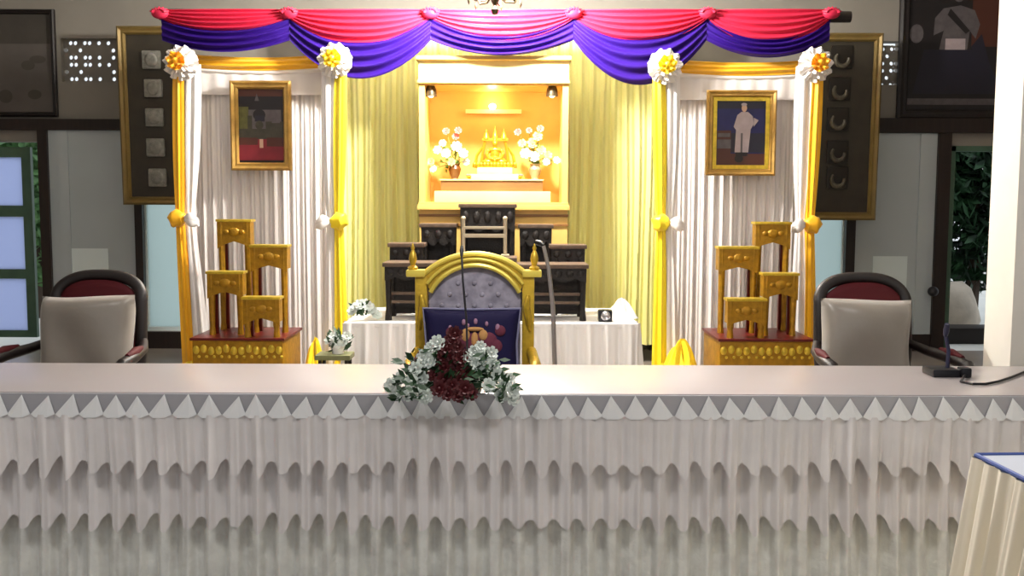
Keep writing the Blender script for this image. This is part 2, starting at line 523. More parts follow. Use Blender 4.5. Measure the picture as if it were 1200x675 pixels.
# ------------------------------------------------------------------ pictures
def ell(cx, cy, rx, ry, n=16):
    return [(cx + rx * math.cos(2 * PI * k / n), cy + ry * math.sin(2 * PI * k / n)) for k in range(n)]
def picture(name, label, cat, px, Y, fw, fm, shapes, base, lean=0.0, depth=0.05, inner=None):
    """px = outer frame box; shapes = [(material, [(u,v)...])] in 0..1 of the canvas, v downwards"""
    a = W(px[0], px[1], Y); c = W(px[2], px[3], Y)
    wd, ht = c.x - a.x, a.z - c.z
    t = thing(name, label, cat, ((a.x + c.x) / 2, Y, c.z))
    t.rotation_euler = (lean, 0, 0)
    f = MB()
    # mitred moulding: profile swept round the rectangle
    prof = [(0, 0), (0, -depth * 0.7), (fw * 0.25, -depth), (fw * 0.55, -depth * 0.75), (fw * 0.8, -depth * 0.8), (fw, -depth * 0.4), (fw, 0)]
    def P(k, i):
        q, y = prof[i]
        X = wd / 2 - q
        return {0: Vector((-X, y, q)), 1: Vector((X, y, q)), 2: Vector((X, y, ht - q)), 3: Vector((-X, y, ht - q))}[k]
    ring_ = [[f.bm.verts.new(P(k, i)) for i in range(len(prof))] for k in range(4)]
    for k in range(4):
        l = (k + 1) % 4
        for i in range(len(prof)):
            j = (i + 1) % len(prof)
            f._f([ring_[k][i], ring_[l][i], ring_[l][j], ring_[k][j]])
    f.build('frame', fm, t, world=False, smooth=False)
    if inner:
        f = MB(); q = fw
        for (x0, x1, z0, z1) in ((-wd / 2 + q, wd / 2 - q, q, q + inner[0]), (-wd / 2 + q, wd / 2 - q, ht - q - inner[0], ht - q), (-wd / 2 + q, -wd / 2 + q + inner[0], q + inner[0], ht - q - inner[0]), (wd / 2 - q - inner[0], wd / 2 - q, q + inner[0], ht - q - inner[0])):
            f.box(x0, x1, -depth * 0.5, -0.002, z0, z1)
        f.build('inner_frame', inner[1], t, world=False, smooth=False)
        fw += inner[0]
    cw, chh = wd - 2 * fw, ht - 2 * fw
    p_ = MB(); ms = [base]
    p_.box(-cw / 2, cw / 2, -0.012, -0.001, fw, ht - fw)
    for i, (m, pts) in enumerate(shapes):
        if m not in ms: ms.append(m)
        p_.mi = ms.index(m)
        y = -0.0128 - i * 0.0004
        p_.poly([(-cw / 2 + cw * min(1, max(0, u)), y, fw + chh * (1 - min(1, max(0, v)))) for u, v in pts])
    p_.build('canvas', ms, t, world=False, smooth=False)
    return t
R = lambda a, b_, c_, d_: [(a, b_), (c_, b_), (c_, d_), (a, d_)]
picture('framed_picture', 'gold framed picture of a throne over red carpet, hanging on the left white drape', 'picture', (270, 95, 343, 200), 8.09, 0.065, 'gold_frame', [
    ('paint_brown', R(0, 0, 1, .1)), ('paint_black', R(0, .1, 1, .26)), ('paint_grey', [(.36, .16), (.41, .06), (.46, .16)]),
    ('paint_green', R(0, .24, .22, .54)), ('paint_grey', R(.22, .28, .95, .55)), ('paint_olive', R(.6, .44, 1, .68)), ('paint_olive', R(0, .54, .6, .7)),
    ('paint_grey', R(.74, .32, .92, .46)), ('paint_olive', R(.2, .36, .3, .54)),
    ('paint_black', ell(.46, .35, .14, .08)), ('paint_darkblue', R(.36, .36, .58, .44)), ('paint_olive', ell(.46, .49, .09, .06)), 
    ('paint_red', R(0, .68, 1, .97)), ('paint_brown', R(0, .66, .42, .76)), ('paint_brown', R(.62, .66, 1, .78)), ('paint_skin', R(.46, .68, .54, .8))], 'paint_black')
picture('framed_portrait', 'gold framed portrait of a standing figure in white, hanging on the right white drape', 'picture', (828, 106, 907, 206), 8.09, 0.055, 'gold_frame', [
    ('paint_darkblue', R(0, 0, 1, .12)), ('paint_brown', R(0, .46, .3, 1)), ('paint_darkblue', R(.3, .5, 1, .8)), ('paint_brown', R(0, .82, 1, 1)), ('paint_grey', R(.03, .5, .28, .56)), ('paint_grey', R(.02, .6, .3, .74)),
    ('paint_white', [(.42, .22), (.5, .17), (.64, .17), (.74, .24), (.76, .36), (.7, .44), (.66, .8), (.54, .82), (.53, .55), (.5, .8), (.38, .8), (.4, .45), (.35, .4)]),
    ('paint_skin', ell(.56, .11, .055, .06)), ('paint_white', ell(.555, .055, .06, .025)), ('paint_grey', R(.5, .5, .54, .8)), ('paint_white', [(.76, .26), (.86, .3), (.76, .4)]), ('paint_black', ell(.47, .9, .09, .06)), ('paint_black', R(.4, .8, .64, .86))], 'paint_navy', inner=(0.03, 'gold_leaf'))
picture('framed_picture', 'large dim grey picture in a black frame, above the left doorway', 'picture', (-110, 11, 69, 137), YW - 0.002, 0.045, 'dark_frame', [
    ('paint_dim_dark', R(0, 0, 1, .3)), ('paint_dim_dark', ell(.83, .52, .05, .05)), ('paint_dim_dark', ell(.9, .46, .06, .04)), ('paint_dim_dark', ell(.87, .82, .05, .05)), ('paint_dim_dark', ell(.66, .84, .05, .07))], 'paint_dim')
picture('framed_portrait', 'large dark portrait in a black frame, above the right doorway', 'picture', (1057, -70, 1190, 141), YW - 0.002, 0.10, 'dark_frame', [
    ('paint_brown', R(.62, 0, .95, .6)), ('paint_grey', [(.0, .93), (1, .93), (1, .97), (0, .97)]), ('paint_darkblue', [(.15, .62), (.75, .62), (.95, .9), (.05, .9)]),
    ('paint_grey', [(.25, .42), (.33, .36), (.5, .34), (.64, .37), (.7, .46), (.66, .55), (.6, .5), (.58, .62), (.3, .62), (.34, .5), (.24, .53)]), ('paint_white', R(.36, .55, .56, .62)), ('paint_grey', ell(.48, .27, .06, .05)), ('paint_black', [(.4, .36), (.6, .5), (.56, .52), (.37, .4)]),
    ('paint_grey', ell(.07, .52, .07, .06)), ('paint_darkblue', [(.62, .6), (.72, .52), (.9, .9), (.7, .9)])], 'paint_black')

# notice boards, hung leaning forward
def board(label, px, medal, xs, dark):
    Y = 9.30
    t = picture('wall_board', label, 'board', px, Y, 0.075, 'board_gold', [], 'board_dark', depth=0.06)
    a = W(px[0], px[1], Y); c = W(px[2], px[3], Y)
    base = Vector(((a.x + c.x) / 2, Y, c.z))
    for (mx, my) in medal:
        q = W(mx, my, Y) - base
        m = MB()
        if not dark:
            m.box(q.x - 0.085, q.x + 0.085, -0.035, -0.012, q.z - 0.085, q.z + 0.085, 0.02)
            m.ball((q.x, -0.035, q.z), (0.06, 0.015, 0.065))
            m.build('medallion', 'medallion', t, world=False)
        else:
            m.box(q.x - 0.1, q.x + 0.1, -0.026, -0.012, q.z - 0.105, q.z + 0.105, 0.012)
            o = m.build('medallion', 'medallion_dark', t, world=False)
            arc = [(q.x + 0.06 * math.cos(an) , -0.035, q.z - 0.02 + 0.065 * math.sin(an)) for an in [PI * (0.75 + k * 0.11) for k in range(13)]]
            MB().tube(arc, [0.012 + 0.012 * math.sin(PI * k / 12) for k in range(13)]).build('crescent', 'crescent', o, world=False)
    # hanging wire bracket
    t.rotation_euler = (math.radians(1.5), 0, 0)
    return t
board('dark board with five pale square medallions in a gold frame, on the wall left of the drapes', (140, 32, 222, 240), [(180, 71), (182, 104), (183, 138), (184, 173), (186, 208)], 0, False)
board('dark board with five dark medallions in a gold frame, on the wall right of the drapes', (942, 40, 1024, 258), [(984, 68), (982, 105), (980, 140), (980, 178), (980, 208)], 0, True)

# ------------------------------------------------------------------ curtains
def pleat(x, pitch, ph=0.0):
    return 0.6 * math.sin(2 * PI * x / pitch + ph) + 0.4 * math.sin(2 * PI * x / (pitch * 0.47) + 1.3 + 2.0 * math.sin(x * 3.1))
YC = 8.82
xa, xb = W(388, 200, YC).x, W(792, 200, YC).x
zt, zb_ = W(600, 22, YC).z, W(762, 404, YC).z
t = thing('stage_curtain', 'pale yellow pleated curtain hanging behind the golden shrine cabinet', 'curtain', (0, YC, zb_))
MB().surf(420, 14, lambda u, v: Vector((xa + (xb - xa) * u, YC + 0.032 * pleat(xa + (xb - xa) * u + 0.01 * math.sin(v * 6 + u * 30), 0.105) * (0.75 + 0.35 * v), zt + (zb_ - zt) * v))).build('cloth', 'yellow_curtain', t)
MB().tube([(xa, YC, zt + 0.01), (xb, YC, zt + 0.01)], 0.02).build('rail', 'dark_frame', t)
for bx in (xa + 0.2, 0.0, xb - 0.2):
    MB().tube([(bx, YC, zt + 0.01), (bx, YW, zt + 0.01)], 0.014).build('bracket', 'dark_frame', t)

def rosette(c, r, parent, mid):
    """ruffled satin rosette facing the camera"""
    c = Vector(c)
    m = MB()
    for lay, (rr, dy, fr) in enumerate(((1.0, 0.0, 11), (0.82, -0.03, 9), (0.62, -0.055, 8))):
        m.surf(96, 6, lambda u, v, rr=rr, dy=dy, fr=fr, lay=lay: c + Vector((math.cos(2 * PI * u) * r * rr * v * (1 + 0.045 * v * math.sin(fr * 2 * PI * u + lay)), dy - 0.022 * v * math.sin(fr * 2 * PI * u + lay * 2) - 0.01 * v * math.sin(2.3 * fr * 2 * PI * u) + 0.02 * v * v, math.sin(2 * PI * u) * r * rr * v * (1 + 0.045 * v * math.sin(fr * 2 * PI * u + lay)))), closeu=True)
    o = m.build('rosette', 'white_satin', parent)
    m = MB()
    for lay, (rr, dy, fr) in enumerate(((0.52, -0.085, 7), (0.36, -0.11, 6))):
        m.surf(64, 5, lambda u, v, rr=rr, dy=dy, fr=fr, lay=lay: c + Vector((math.cos(2 * PI * u) * r * rr * v * (1 + 0.05 * v * math.sin(fr * 2 * PI * u)), dy - 0.03 * v * v - 0.02 * v * math.sin(fr * 2 * PI * u + lay), math.sin(2 * PI * u) * r * rr * v * (1 + 0.05 * v * math.sin(fr * 2 * PI * u)))), closeu=True)
    m.ball(c + Vector((0, -0.12, 0)), (r * 0.18, 0.03, r * 0.18))
    m.build('rosette_center', mid, o)

def column_cloth(xt, xm, xb2, zt, zm, zb2, Y, wt, wm, wb2, m, parent, name, ph=0):
    """gathered cloth hanging from rosette to tie to floor"""
    def fn(u, v):
        z = zt + (zb2 - zt) * v
        s = (zt - z) / (zt - zm)
        if s < 1:
            x = xt + (xm - xt) * s; wv = wt + (wm - wt) * s ** 1.5 + 0.25 * wt * math.sin(PI * s)
        else:
            s2 = (zm - z) / (zm - zb2); x = xm + (xb2 - xm) * s2; wv = wm + (wb2 - wm) * s2 ** 0.7
        a = 2 * PI * u
        k = 1 + 0.16 * math.sin(7 * a + ph) + 0.06 * math.sin(13 * a + 2)
        return Vector((x + math.cos(a) * wv * k, Y + math.sin(a) * wv * 0.8 * k, z))
    return MB().surf(72, 40, fn, closeu=True).build(name, m, parent)

def pool(c, r, m, parent, seedv):
    rnd = random.Random(seedv)
    mb = MB()
    ph = [rnd.random() * 6 for _ in range(4)]
    mb.surf(64, 14, lambda u, v: Vector((c[0] + math.cos(2 * PI * u) * r[0] * v, c[1] + math.sin(2 * PI * u) * r[1] * v, 0.005 + max(0, r[2] * (1 - v ** 1.6) * (1 + 0.35 * math.sin(5 * 2 * PI * u + ph[0] + v * 4)) + 0.025 * math.sin(9 * 2 * PI * u + ph[1]) * v * (1 - v) * 4))), closeu=True)
    mb.build('pooled_hem', m, parent)

def drape_panel(label, outer, inner_, px0, px1, top, side):
    """outer / inner_ : pixel data for the two gathered columns"""
    Y = 8.2
    x0, x1 = W(px0, 250, Y).x, W(px1, 250, Y).x
    z1 = W((px0 + px1) / 2, top, Y).z
    zf = 0.01
    t = thing('drape_panel', label, 'curtain', ((x0 + x1) / 2, Y, 0))
    MB().surf(300, 12, lambda u, v: Vector((x0 + (x1 - x0) * u, Y + 0.022 * pleat(x0 + (x1 - x0) * u, 0.085, side) * min(1, 0.2 + 2 * v) , z1 + (zf - z1) * v))).build('pleated_cloth', 'white_drape', t)
    # smooth heading and golden sash across the top
    zh = W((px0 + px1) / 2, top + 38, Y).z
    MB().surf(60, 10, lambda u, v: Vector((x0 + (x1 - x0) * u, Y - 0.05 - 0.015 * math.sin(v * PI) - 0.004 * math.sin(u * 60), z1 + (zh - z1 + 0.06 * abs(2 * u - 1) ** 2 * 0) * v))).build('heading', 'white_drape', t)
    zs0, zs1 = W((px0 + px1) / 2, top - 10, Y).z, W((px0 + px1) / 2, top + 5, Y).z
    MB().surf(60, 12, lambda u, v: Vector((x0 - 0.05 + (x1 - x0 + 0.1) * u, Y - 0.075 - 0.03 * math.sin(v * PI) - 0.008 * math.sin(v * 18 + u * 3), zs0 + (zs1 - zs0) * v - 0.035 * math.sin(PI * u)))).build('top_sash', 'yellow_satin', t)
    zs2 = W((px0 + px1) / 2, top + 11, Y).z
    MB().surf(60, 6, lambda u, v: Vector((x0 + (x1 - x0) * u, Y - 0.06 - 0.02 * math.sin(v * PI), zs1 + (zs2 - zs1) * v - 0.03 * math.sin(PI * u)))).build('top_piping', 'white_satin', t)
    YS = 7.84
    for kind, (ro, ti, bo, dirn, bright) in (('outer', outer), ('inner', inner_)):
        a, b_, c_ = W(*ro, YS), W(*ti, YS), W(*bo, YS)
        s = 0.0072
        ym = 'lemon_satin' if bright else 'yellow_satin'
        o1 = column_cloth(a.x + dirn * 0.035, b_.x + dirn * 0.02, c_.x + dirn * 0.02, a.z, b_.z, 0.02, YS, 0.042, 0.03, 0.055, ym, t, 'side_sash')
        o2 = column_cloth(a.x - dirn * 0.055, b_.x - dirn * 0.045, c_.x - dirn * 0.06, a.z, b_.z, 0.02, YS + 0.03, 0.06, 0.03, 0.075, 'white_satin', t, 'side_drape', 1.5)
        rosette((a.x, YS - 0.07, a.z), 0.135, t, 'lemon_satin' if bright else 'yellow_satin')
        # knot and bow
        k = MB().ball((b_.x + dirn * 0.03, YS - 0.045, b_.z), (0.075, 0.05, 0.07))
        for v in k.bm.verts:
            v.co += Vector((math.sin(v.co.z * 90), math.sin(v.co.x * 80), math.cos(v.co.x * 90))) * 0.007
        kn = k.build('tie_knot', ym, t)
        k = MB()
        for sg in (1, -1):
            k.surf(24, 8, lambda u, v, sg=sg: Vector((b_.x - dirn * (0.04 + 0.11 * v), YS - 0.07 - 0.03 * math.sin(PI * v), b_.z + sg * 0.012 + math.sin(2 * PI * u) * (0.012 + 0.045 * math.sin(PI * min(1, v * 1.1) * 0.9)) * 0.8 - 0.03 * v * v)) + Vector((0, math.cos(2 * PI * u) * 0.02, 0)), closeu=True)
        k.build('tie_bow', 'white_satin', kn)
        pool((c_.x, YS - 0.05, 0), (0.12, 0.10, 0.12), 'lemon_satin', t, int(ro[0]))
    return t
drape_panel('white pleated drape panel with yellow sashes, left of the shrine, behind the left golden stand',
            ((215, 75), (214, 256), (226, 420), -1, False), ((394, 72), (394, 259), (398, 420), 1, True), 218, 398, 74, 0)
drape_panel('white pleated drape panel with yellow sashes, right of the shrine, behind the right golden stand',
            ((953, 77), (946, 263), (946, 424), 1, False), ((778, 79), (778, 261), (776, 424), -1, True), 776, 953, 80, 1)

# big loose pools of yellow cloth beside the stands
for px, label in ((369, 'loose yellow satin heap on the floor at the right foot of the left drape'), (798, 'loose yellow satin heap on the floor at the left foot of the right drape')):
    c = W(px, 418, 7.56)
    t = thing('yellow_cloth', label, 'cloth', (c.x, 7.56, 0))
    rnd = random.Random(px)
    wd = 0.105 if px < 500 else 0.18
    MB().surf(80, 20, lambda u, v: Vector((c.x + math.cos(2 * PI * u) * wd * v, 7.56 + math.sin(2 * PI * u) * 0.14 * v, 0.004 + 0.31 * max(0, 1 - v ** 2) * (1 + 0.16 * math.sin(6 * 2 * PI * u + v * 3) + 0.12 * math.sin(11 * 2 * PI * u)))), closeu=True).build('satin', 'lemon_satin', t)

# ------------------------------------------------------------------ swag valance
YS = 8.02
peaks = [190, 340, 505, 672, 828, 972]
top_y = [8, 12, 14, 16, 17, 14]
red_b = [39, 51, 48, 51, 53]
pur_b = [62, 93, 66, 100, 68]
zr = W(580, 12, YS).z
t = thing('swag_valance', 'red and purple swagged valance hanging along the top of the stage', 'valance', (0, YS, W(580, 100, YS).z))
x0, x1 = W(186, 16, YS).x, W(1000, 18, YS).x
MB().tube([(x0 - 0.02, YS + 0.07, zr - 0.03), (x1, YS + 0.07, zr - 0.03)], 0.045, 12).build('rod', 'dark_frame', t)
for i in range(5):
    xa_, xb_ = W(peaks[i], 20, YS).x, W(peaks[i + 1], 20, YS).x
    zt0, zt1 = W(peaks[i], 12, YS).z, W(peaks[i + 1], 12, YS).z
    mid = (peaks[i] + peaks[i + 1]) / 2
    zR = W(mid, red_b[i], YS).z; zP = W(mid, pur_b[i], YS).z
    dR = (zt0 + zt1) / 2 - zR; dP = (zt0 + zt1) / 2 - zP
    eR, eP = 0.07, 0.24
    sag = lambda u: (1 - abs(2 * u - 1) ** 2.3)
    def redf(u, v):
        s_ = sag(u); z = zt0 + (zt1 - zt0) * u
        dep = eR + (dR - eR) * s_
        return Vector((xa_ + (xb_ - xa_) * u, YS - 0.05 * s_ * math.sin(PI * (0.15 + 0.75 * v)) - 0.014 * math.sin(v * 5 * 2 * PI + 1.2 * u) * (0.3 + 0.7 * s_) - 0.03, z - dep * v))
    def purf(u, v):
        s_ = sag(u); z = zt0 + (zt1 - zt0) * u
        d0 = max(0.02, (eR + (dR - eR) * s_) - 0.05)
        d1 = eP + (dP - eP) * (1 - abs(2 * u - 1) ** 2.0)
        return Vector((xa_ + (xb_ - xa_) * u, YS - 0.02 - 0.05 * s_ * math.sin(PI * (0.1 + 0.8 * v)) - 0.017 * math.sin(v * 4 * 2 * PI + 2.2 * u + i) * (0.3 + 0.7 * s_), z - d0 - (d1 - d0) * v))
    MB().surf(64, 40, redf).build('red_swag', 'red_cloth', t)
    MB().surf(64, 40, purf).build('purple_swag', 'purple_cloth', t)
kn = MB()
for i, px in enumerate(peaks):
    p = W(px, 17, YS)
    k = MB().ball((p.x, YS - 0.05, p.z), (0.07, 0.045, 0.045))
    for j in range(7):
        a = PI * (0.1 + 0.8 * j / 6)
        k.tube([(p.x, YS - 0.06, p.z - 0.01), (p.x + math.cos(a) * 0.05, YS - 0.085, p.z + math.sin(a) * 0.028), (p.x + math.cos(a) * 0.08, YS - 0.06, p.z + math.sin(a) * 0.05)], [0.01, 0.014, 0.004], 6)
    k.build('gather', 'red_cloth', t)

# ------------------------------------------------------------------ chandelier
YCH = 7.3
c = W(580, 0, YCH)
t = thing('chandelier', 'small lit chandelier hanging above the middle of the stage, mostly cut off by the frame', 'chandelier', (c.x, YCH, HC))
zc = c.z + 0.06
m = MB().lathe([(0.002, -0.17), (0.02, -0.16), (0.03, -0.13), (0.012, -0.1), (0.035, -0.05), (0.05, 0.0), (0.03, 0.05), (0.015, 0.09), (0.012, HC - zc - 0.04), (0.05, HC - zc - 0.03), (0.07, HC - zc)], (c.x, YCH, zc)).build('body', 'bronze', t)
for k in range(6):
    a = 2 * PI * k / 6 + 0.3
    ca, sa = math.cos(a), math.sin(a)
    q = lambda r, z: (c.x + ca * r, YCH + sa * r, zc + z)
    arm = MB().tube([q(0.03, -0.02), q(0.08, -0.07), q(0.15, -0.07), q(0.19, -0.01), q(0.195, 0.03)], 0.008, 8).lathe([(0.002, 0.02), (0.03, 0.025), (0.04, 0.045), (0.012, 0.05)], (c.x + ca * 0.195, YCH + sa * 0.195, zc)).build('arm', 'bronze', t)
    MB().lathe([(0.012, 0.05), (0.018, 0.08), (0.026, 0.115), (0.018, 0.15), (0.002, 0.175)], (c.x + ca * 0.195, YCH + sa * 0.195, zc), 12).build('bulb', 'bulb', arm)
    MB().tube([q(0.195, 0.02), q(0.195, -0.05)], 0.0025, 6).lathe([(0.001, -0.045), (0.009, -0.07), (0.011, -0.085), (0.001, -0.105)], (c.x + ca * 0.195, YCH + sa * 0.195, zc), 8).build('drop', 'bronze', arm)
lo = lamp('chandelier_light', 'POINT', (c.x, YCH, zc + 0.16), 850, (1, 0.96, 0.89), shadow_soft_size=0.12)

# ------------------------------------------------------------------ shrine cabinet
YB0, YB1 = 8.1, 8.66
def X(px, Y=YB0): return W(px, 150, Y).x
def Z(py, Y=YB0): return W(578, py, Y).z
t = thing('shrine_cabinet', 'tall golden shrine cabinet with a lit niche, in front of the yellow curtain', 'cabinet', (X(578), YB0, 0))
cx0, cx1 = X(491), X(666)
m = MB().box(cx0 - 0.02, cx1 + 0.02, YB0 - 0.05, YB1, Z(71), Z(66), 0.006)
m.box(cx0 - 0.01, cx1 + 0.01, YB0 - 0.025, YB1, Z(98), Z(94), 0.004)
m.build('cornice', 'cabinet_gold', t)
MB().box(cx0, cx1, YB0 - 0.005, YB1, Z(94), Z(71)).build('fascia', 'cabinet_cream', t, smooth=False)
zf = Z(237)
m = MB()
for a_, b_ in ((cx0, X(498)), (X(659), cx1)):
    MB().box(a_, b_, YB0, YB1, zf, Z(98)).build('side_stile', 'cabinet_gold', t, smooth=False)
MB().box(X(498), X(659), YB1 - 0.03, YB1, zf, Z(98)).build('niche_back', 'niche_back', t, smooth=False)
MB().box(X(498), X(659), YB0 + 0.01, YB1 - 0.03, Z(99.5), Z(98)).build('niche_ceiling', 'cabinet_gold', t, smooth=False)
# ledges
m = MB().box(X(508), X(646), YB0 + 0.05, YB1 - 0.03, zf, Z(224), 0.006)
m.build('niche_step', 'cabinet_cream', t)
zl = Z(210, YB0 + 0.12)
ledge = MB().box(X(515), X(637), YB0 + 0.12, YB1 - 0.03, Z(224), zl - 0.012, 0.004).build('ledge', 'cabinet_brown', t)
MB().box(X(514), X(638), YB0 + 0.11, YB1 - 0.03, zl - 0.012, zl, 0.003).build('ledge_top', 'cabinet_cream', ledge)
m = MB().box(cx0 - 0.015, cx1 + 0.015, YB0 - 0.05, YB1, Z(246), Z(240), 0.005)
m.box(cx0 - 0.005, cx1 + 0.005, YB0 - 0.03, YB1, Z(240), zf, 0.003)
m.build('lower_cornice', 'cabinet_gold', t)
m = MB().box(cx0, cx1, YB0, YB1, 0.0, Z(246))
m.build('lower_body', 'cabinet_gold', t, smooth=False)
for a, c_ in ((251, 254), (262, 265)):
    MB().box(cx0 - 0.006, cx1 + 0.006, YB0 - 0.012, YB0 + 0.02, Z(c_), Z(a), 0.003).build('moulding', 'cabinet_brown', t)
# pale backlit ledge with a small lamp high in the niche
MB().box(X(546, YB1), X(611, YB1), YB1 - 0.07, YB1 - 0.03, Z(134, YB1), Z(129, YB1), 0.004).build('high_shelf', 'cabinet_cream', t)
for px in (505, 647):
    p = W(px, 108, YB0 + 0.08)
    f = MB().lathe([(0.012, 0.06), (0.03, 0.055), (0.045, 0.02), (0.05, -0.035), (0.04, -0.035), (0.035, 0.0), (0.002, 0.01)], (p.x, p.y, p.z), 16)
    f.tube([(p.x, p.y, p.z + 0.05), (p.x, p.y, Z(99))], 0.01)
    sp = f.build('spotlight', 'bronze', t)
    MB().ball((p.x, p.y, p.z - 0.02), 0.026, 10).build('spot_bulb', 'bulb', sp)
    lamp('spot_light', 'SPOT', (p.x, p.y, p.z - 0.055), 8, (1, 0.80, 0.42), spot_size=math.radians(130), spot_blend=0.8, shadow_soft_size=0.03, aim=(p.x + (578 - px) * 0.0012, YB1, p.z - 0.30))
pl = W(577, 123, YB1 - 0.09)
g = MB().lathe([(0.002, -0.028), (0.025, -0.02), (0.034, 0.0), (0.025, 0.02), (0.002, 0.028)], (pl.x, YB1 - 0.05, pl.z - 0.01), 14).build('niche_bulb', 'bulb', t)
lamp('niche_light', 'POINT', (pl.x, YB1 - 0.17, pl.z + 0.02), 2.6, (1, 0.84, 0.45), shadow_soft_size=0.04)

# statue on the ledge
ys = YB0 + 0.30
def q(px, py): return W(px, py, ys)
cxs = q(580, 180).x
t = thing('golden_statue', 'small golden seated figure under a spired gilt arch inside the lit niche', 'statue', (cxs, ys, zl))
zz = lambda py: q(580, py).z
m = MB()
m.box(cxs - 0.20, cxs + 0.20, ys - 0.13, ys + 0.13, zl, zl + 0.045, 0.012)
m.box(cxs - 0.15, cxs + 0.15, ys - 0.11, ys + 0.11, zl + 0.045, zl + 0.1, 0.012)
m.build('base', 'cabinet_cream', t)
m = MB().box(cxs - 0.19, cxs + 0.19, ys - 0.09, ys + 0.09, zl + 0.1, zl + 0.125, 0.008)
for k in range(13):
    m.ball((cxs - 0.17 + k * 0.34 / 12, ys - 0.09, zl + 0.125), (0.016, 0.014, 0.02), 8)
m.build('lotus_tier', 'statue_gold', t)
z0 = zl + 0.125
m = MB()
m.ball((cxs, ys, z0 + 0.035), (0.095, 0.06, 0.035)); m.ball((cxs - 0.06, ys - 0.03, z0 + 0.025), (0.05, 0.035, 0.022)); m.ball((cxs + 0.06, ys - 0.03, z0 + 0.025), (0.05, 0.035, 0.022))
m.ball((cxs, ys + 0.01, z0 + 0.09), (0.04, 0.032, 0.06)); m.ball((cxs, ys + 0.01, z0 + 0.125), (0.06, 0.03, 0.025))
for sg in (1, -1):
    m.tube([(cxs + sg * 0.055, ys + 0.01, z0 + 0.125), (cxs + sg * 0.068, ys, z0 + 0.085), (cxs + sg * 0.045, ys - 0.05, z0 + 0.05), (cxs + sg * 0.01, ys - 0.06, z0 + 0.045)], [0.018, 0.016, 0.014, 0.011])
m.tube([(cxs, ys + 0.01, z0 + 0.13), (cxs, ys, z0 + 0.16)], 0.016)
m.ball((cxs, ys - 0.003, z0 + 0.178), (0.025, 0.027, 0.031)); m.ball((cxs, ys, z0 + 0.208), (0.014, 0.014, 0.014)); m.tube([(cxs, ys, z0 + 0.21), (cxs, ys, z0 + 0.25)], [0.01, 0.002])
o = m.build('figure', 'statue_gold', t)
md = o.modifiers.new('blend', 'REMESH'); md.mode = 'VOXEL'; md.voxel_size = 0.004; md.use_smooth_shade = True
m = MB()
for sg in (1, -1):
    m.tube([(cxs + sg * 0.115, ys + 0.04, z0), (cxs + sg * 0.105, ys + 0.04, z0 + 0.1), (cxs + sg * 0.085, ys + 0.04, z0 + 0.2)], [0.016, 0.012, 0.014])
    m.tube([(cxs + sg * 0.17, ys + 0.05, z0), (cxs + sg * 0.155, ys + 0.05, z0 + 0.08), (cxs + sg * 0.11, ys + 0.045, z0 + 0.15)], [0.014, 0.012, 0.01])
m.box(cxs - 0.11, cxs + 0.11, ys + 0.02, ys + 0.06, z0 + 0.2, z0 + 0.225, 0.005)
for dx, h in ((-0.075, 0.08), (0, 0.12), (0.075, 0.08)):
    m.lathe([(0.03, 0.0), (0.026, 0.02), (0.02, 0.03), (0.016, 0.05), (0.006, h * 0.75), (0.001, h)], (cxs + dx, ys + 0.04, z0 + 0.222), 12)
m.build('spired_arch', 'statue_gold', t)

# flower vases in the niche
def blossom(mb, c, n, r, petals=6, layers=2, cup=0.5):
    c = Vector(c); n = Vector(n).normalized()
    a = n.orthogonal().normalized(); b_ = n.cross(a)
    for L in range(layers):
        rr = r * (1 - 0.32 * L)
        for k in range(petals):
            th = 2 * PI * (k + 0.5 * L) / petals + random.uniform(-.1, .1)
            d = a * math.cos(th) + b_ * math.sin(th); e = n.cross(d)
            wv = rr * 1.9 / petals * 1.25
            pts = [c + n * 0.02 * r, c + d * rr * 0.55 + e * wv + n * rr * cup * (0.35 + 0.4 * L), c + d * rr * .92 + e * wv * .6 + n * rr * cup * (0.55 + 0.7 * L), c + d * rr * .92 - e * wv * .6 + n * rr * cup * (0.55 + 0.7 * L), c + d * rr * 0.55 - e * wv + n * rr * cup * (0.35 + 0.4 * L)]
            mb.poly(pts)
    mb.ball(c + n * r * 0.25, r * 0.2, 8)
def leafset(mb, c, n, num, size):
    c = Vector(c)
    for _ in range(num):
        d = (Vector(n) + Vector((random.gauss(0, .7), random.gauss(0, .7), random.gauss(0, .5)))).normalized()
        e = d.orthogonal().normalized()
        p = c + Vector((random.gauss(0, .3), random.gauss(0, .3), random.gauss(0, .3))) * size
        mb.poly([p, p + d * size * 0.5 + e * size * 0.22, p + d * size, p + d * size * 0.5 - e * size * 0.22])
def bouquet(label, px, vm, pts, lv):
    Yv = ys + 0.02
    b0 = W(px, 205, Yv)
    t = thing('flower_vase', label, 'flowers', (b0.x, Yv, zl))
    MB().lathe([(0.002, 0), (0.035, 0.0), (0.03, 0.015), (0.045, 0.05), (0.055, 0.09), (0.04, 0.12), (0.05, 0.135), (0.04, 0.13), (0.03, 0.1)], (b0.x, Yv, zl), 18).build('vase', vm, t)
    mb = MB()
    for (fx, fy, m, r) in pts:
        p = W(fx, fy, Yv - 0.02)
        mb.tube([(b0.x, Yv, zl + 0.11), ((b0.x * 0.5 + p.x * 0.5), Yv, p.z * 0.5 + (zl + 0.11) * 0.5 + 0.02), (p.x, Yv - 0.02, p.z)], 0.004, 5)
        leafset(mb, ((b0.x + p.x) / 2, Yv, (zl + 0.13 + p.z) / 2), (p.x - b0.x, -0.1, 0.1), 4, 0.055)
    mb.build('foliage', lv, t, smooth=False, normals=False)
    for (fx, fy, m, r) in pts:
        p = W(fx, fy, Yv - 0.03 - random.random() * 0.04)
        f = MB(); blossom(f, p, ((fx - px) * 0.01, -1, 0.3), r, 7, 3)
        f.build('blossom', m, t, smooth=False, normals=False)
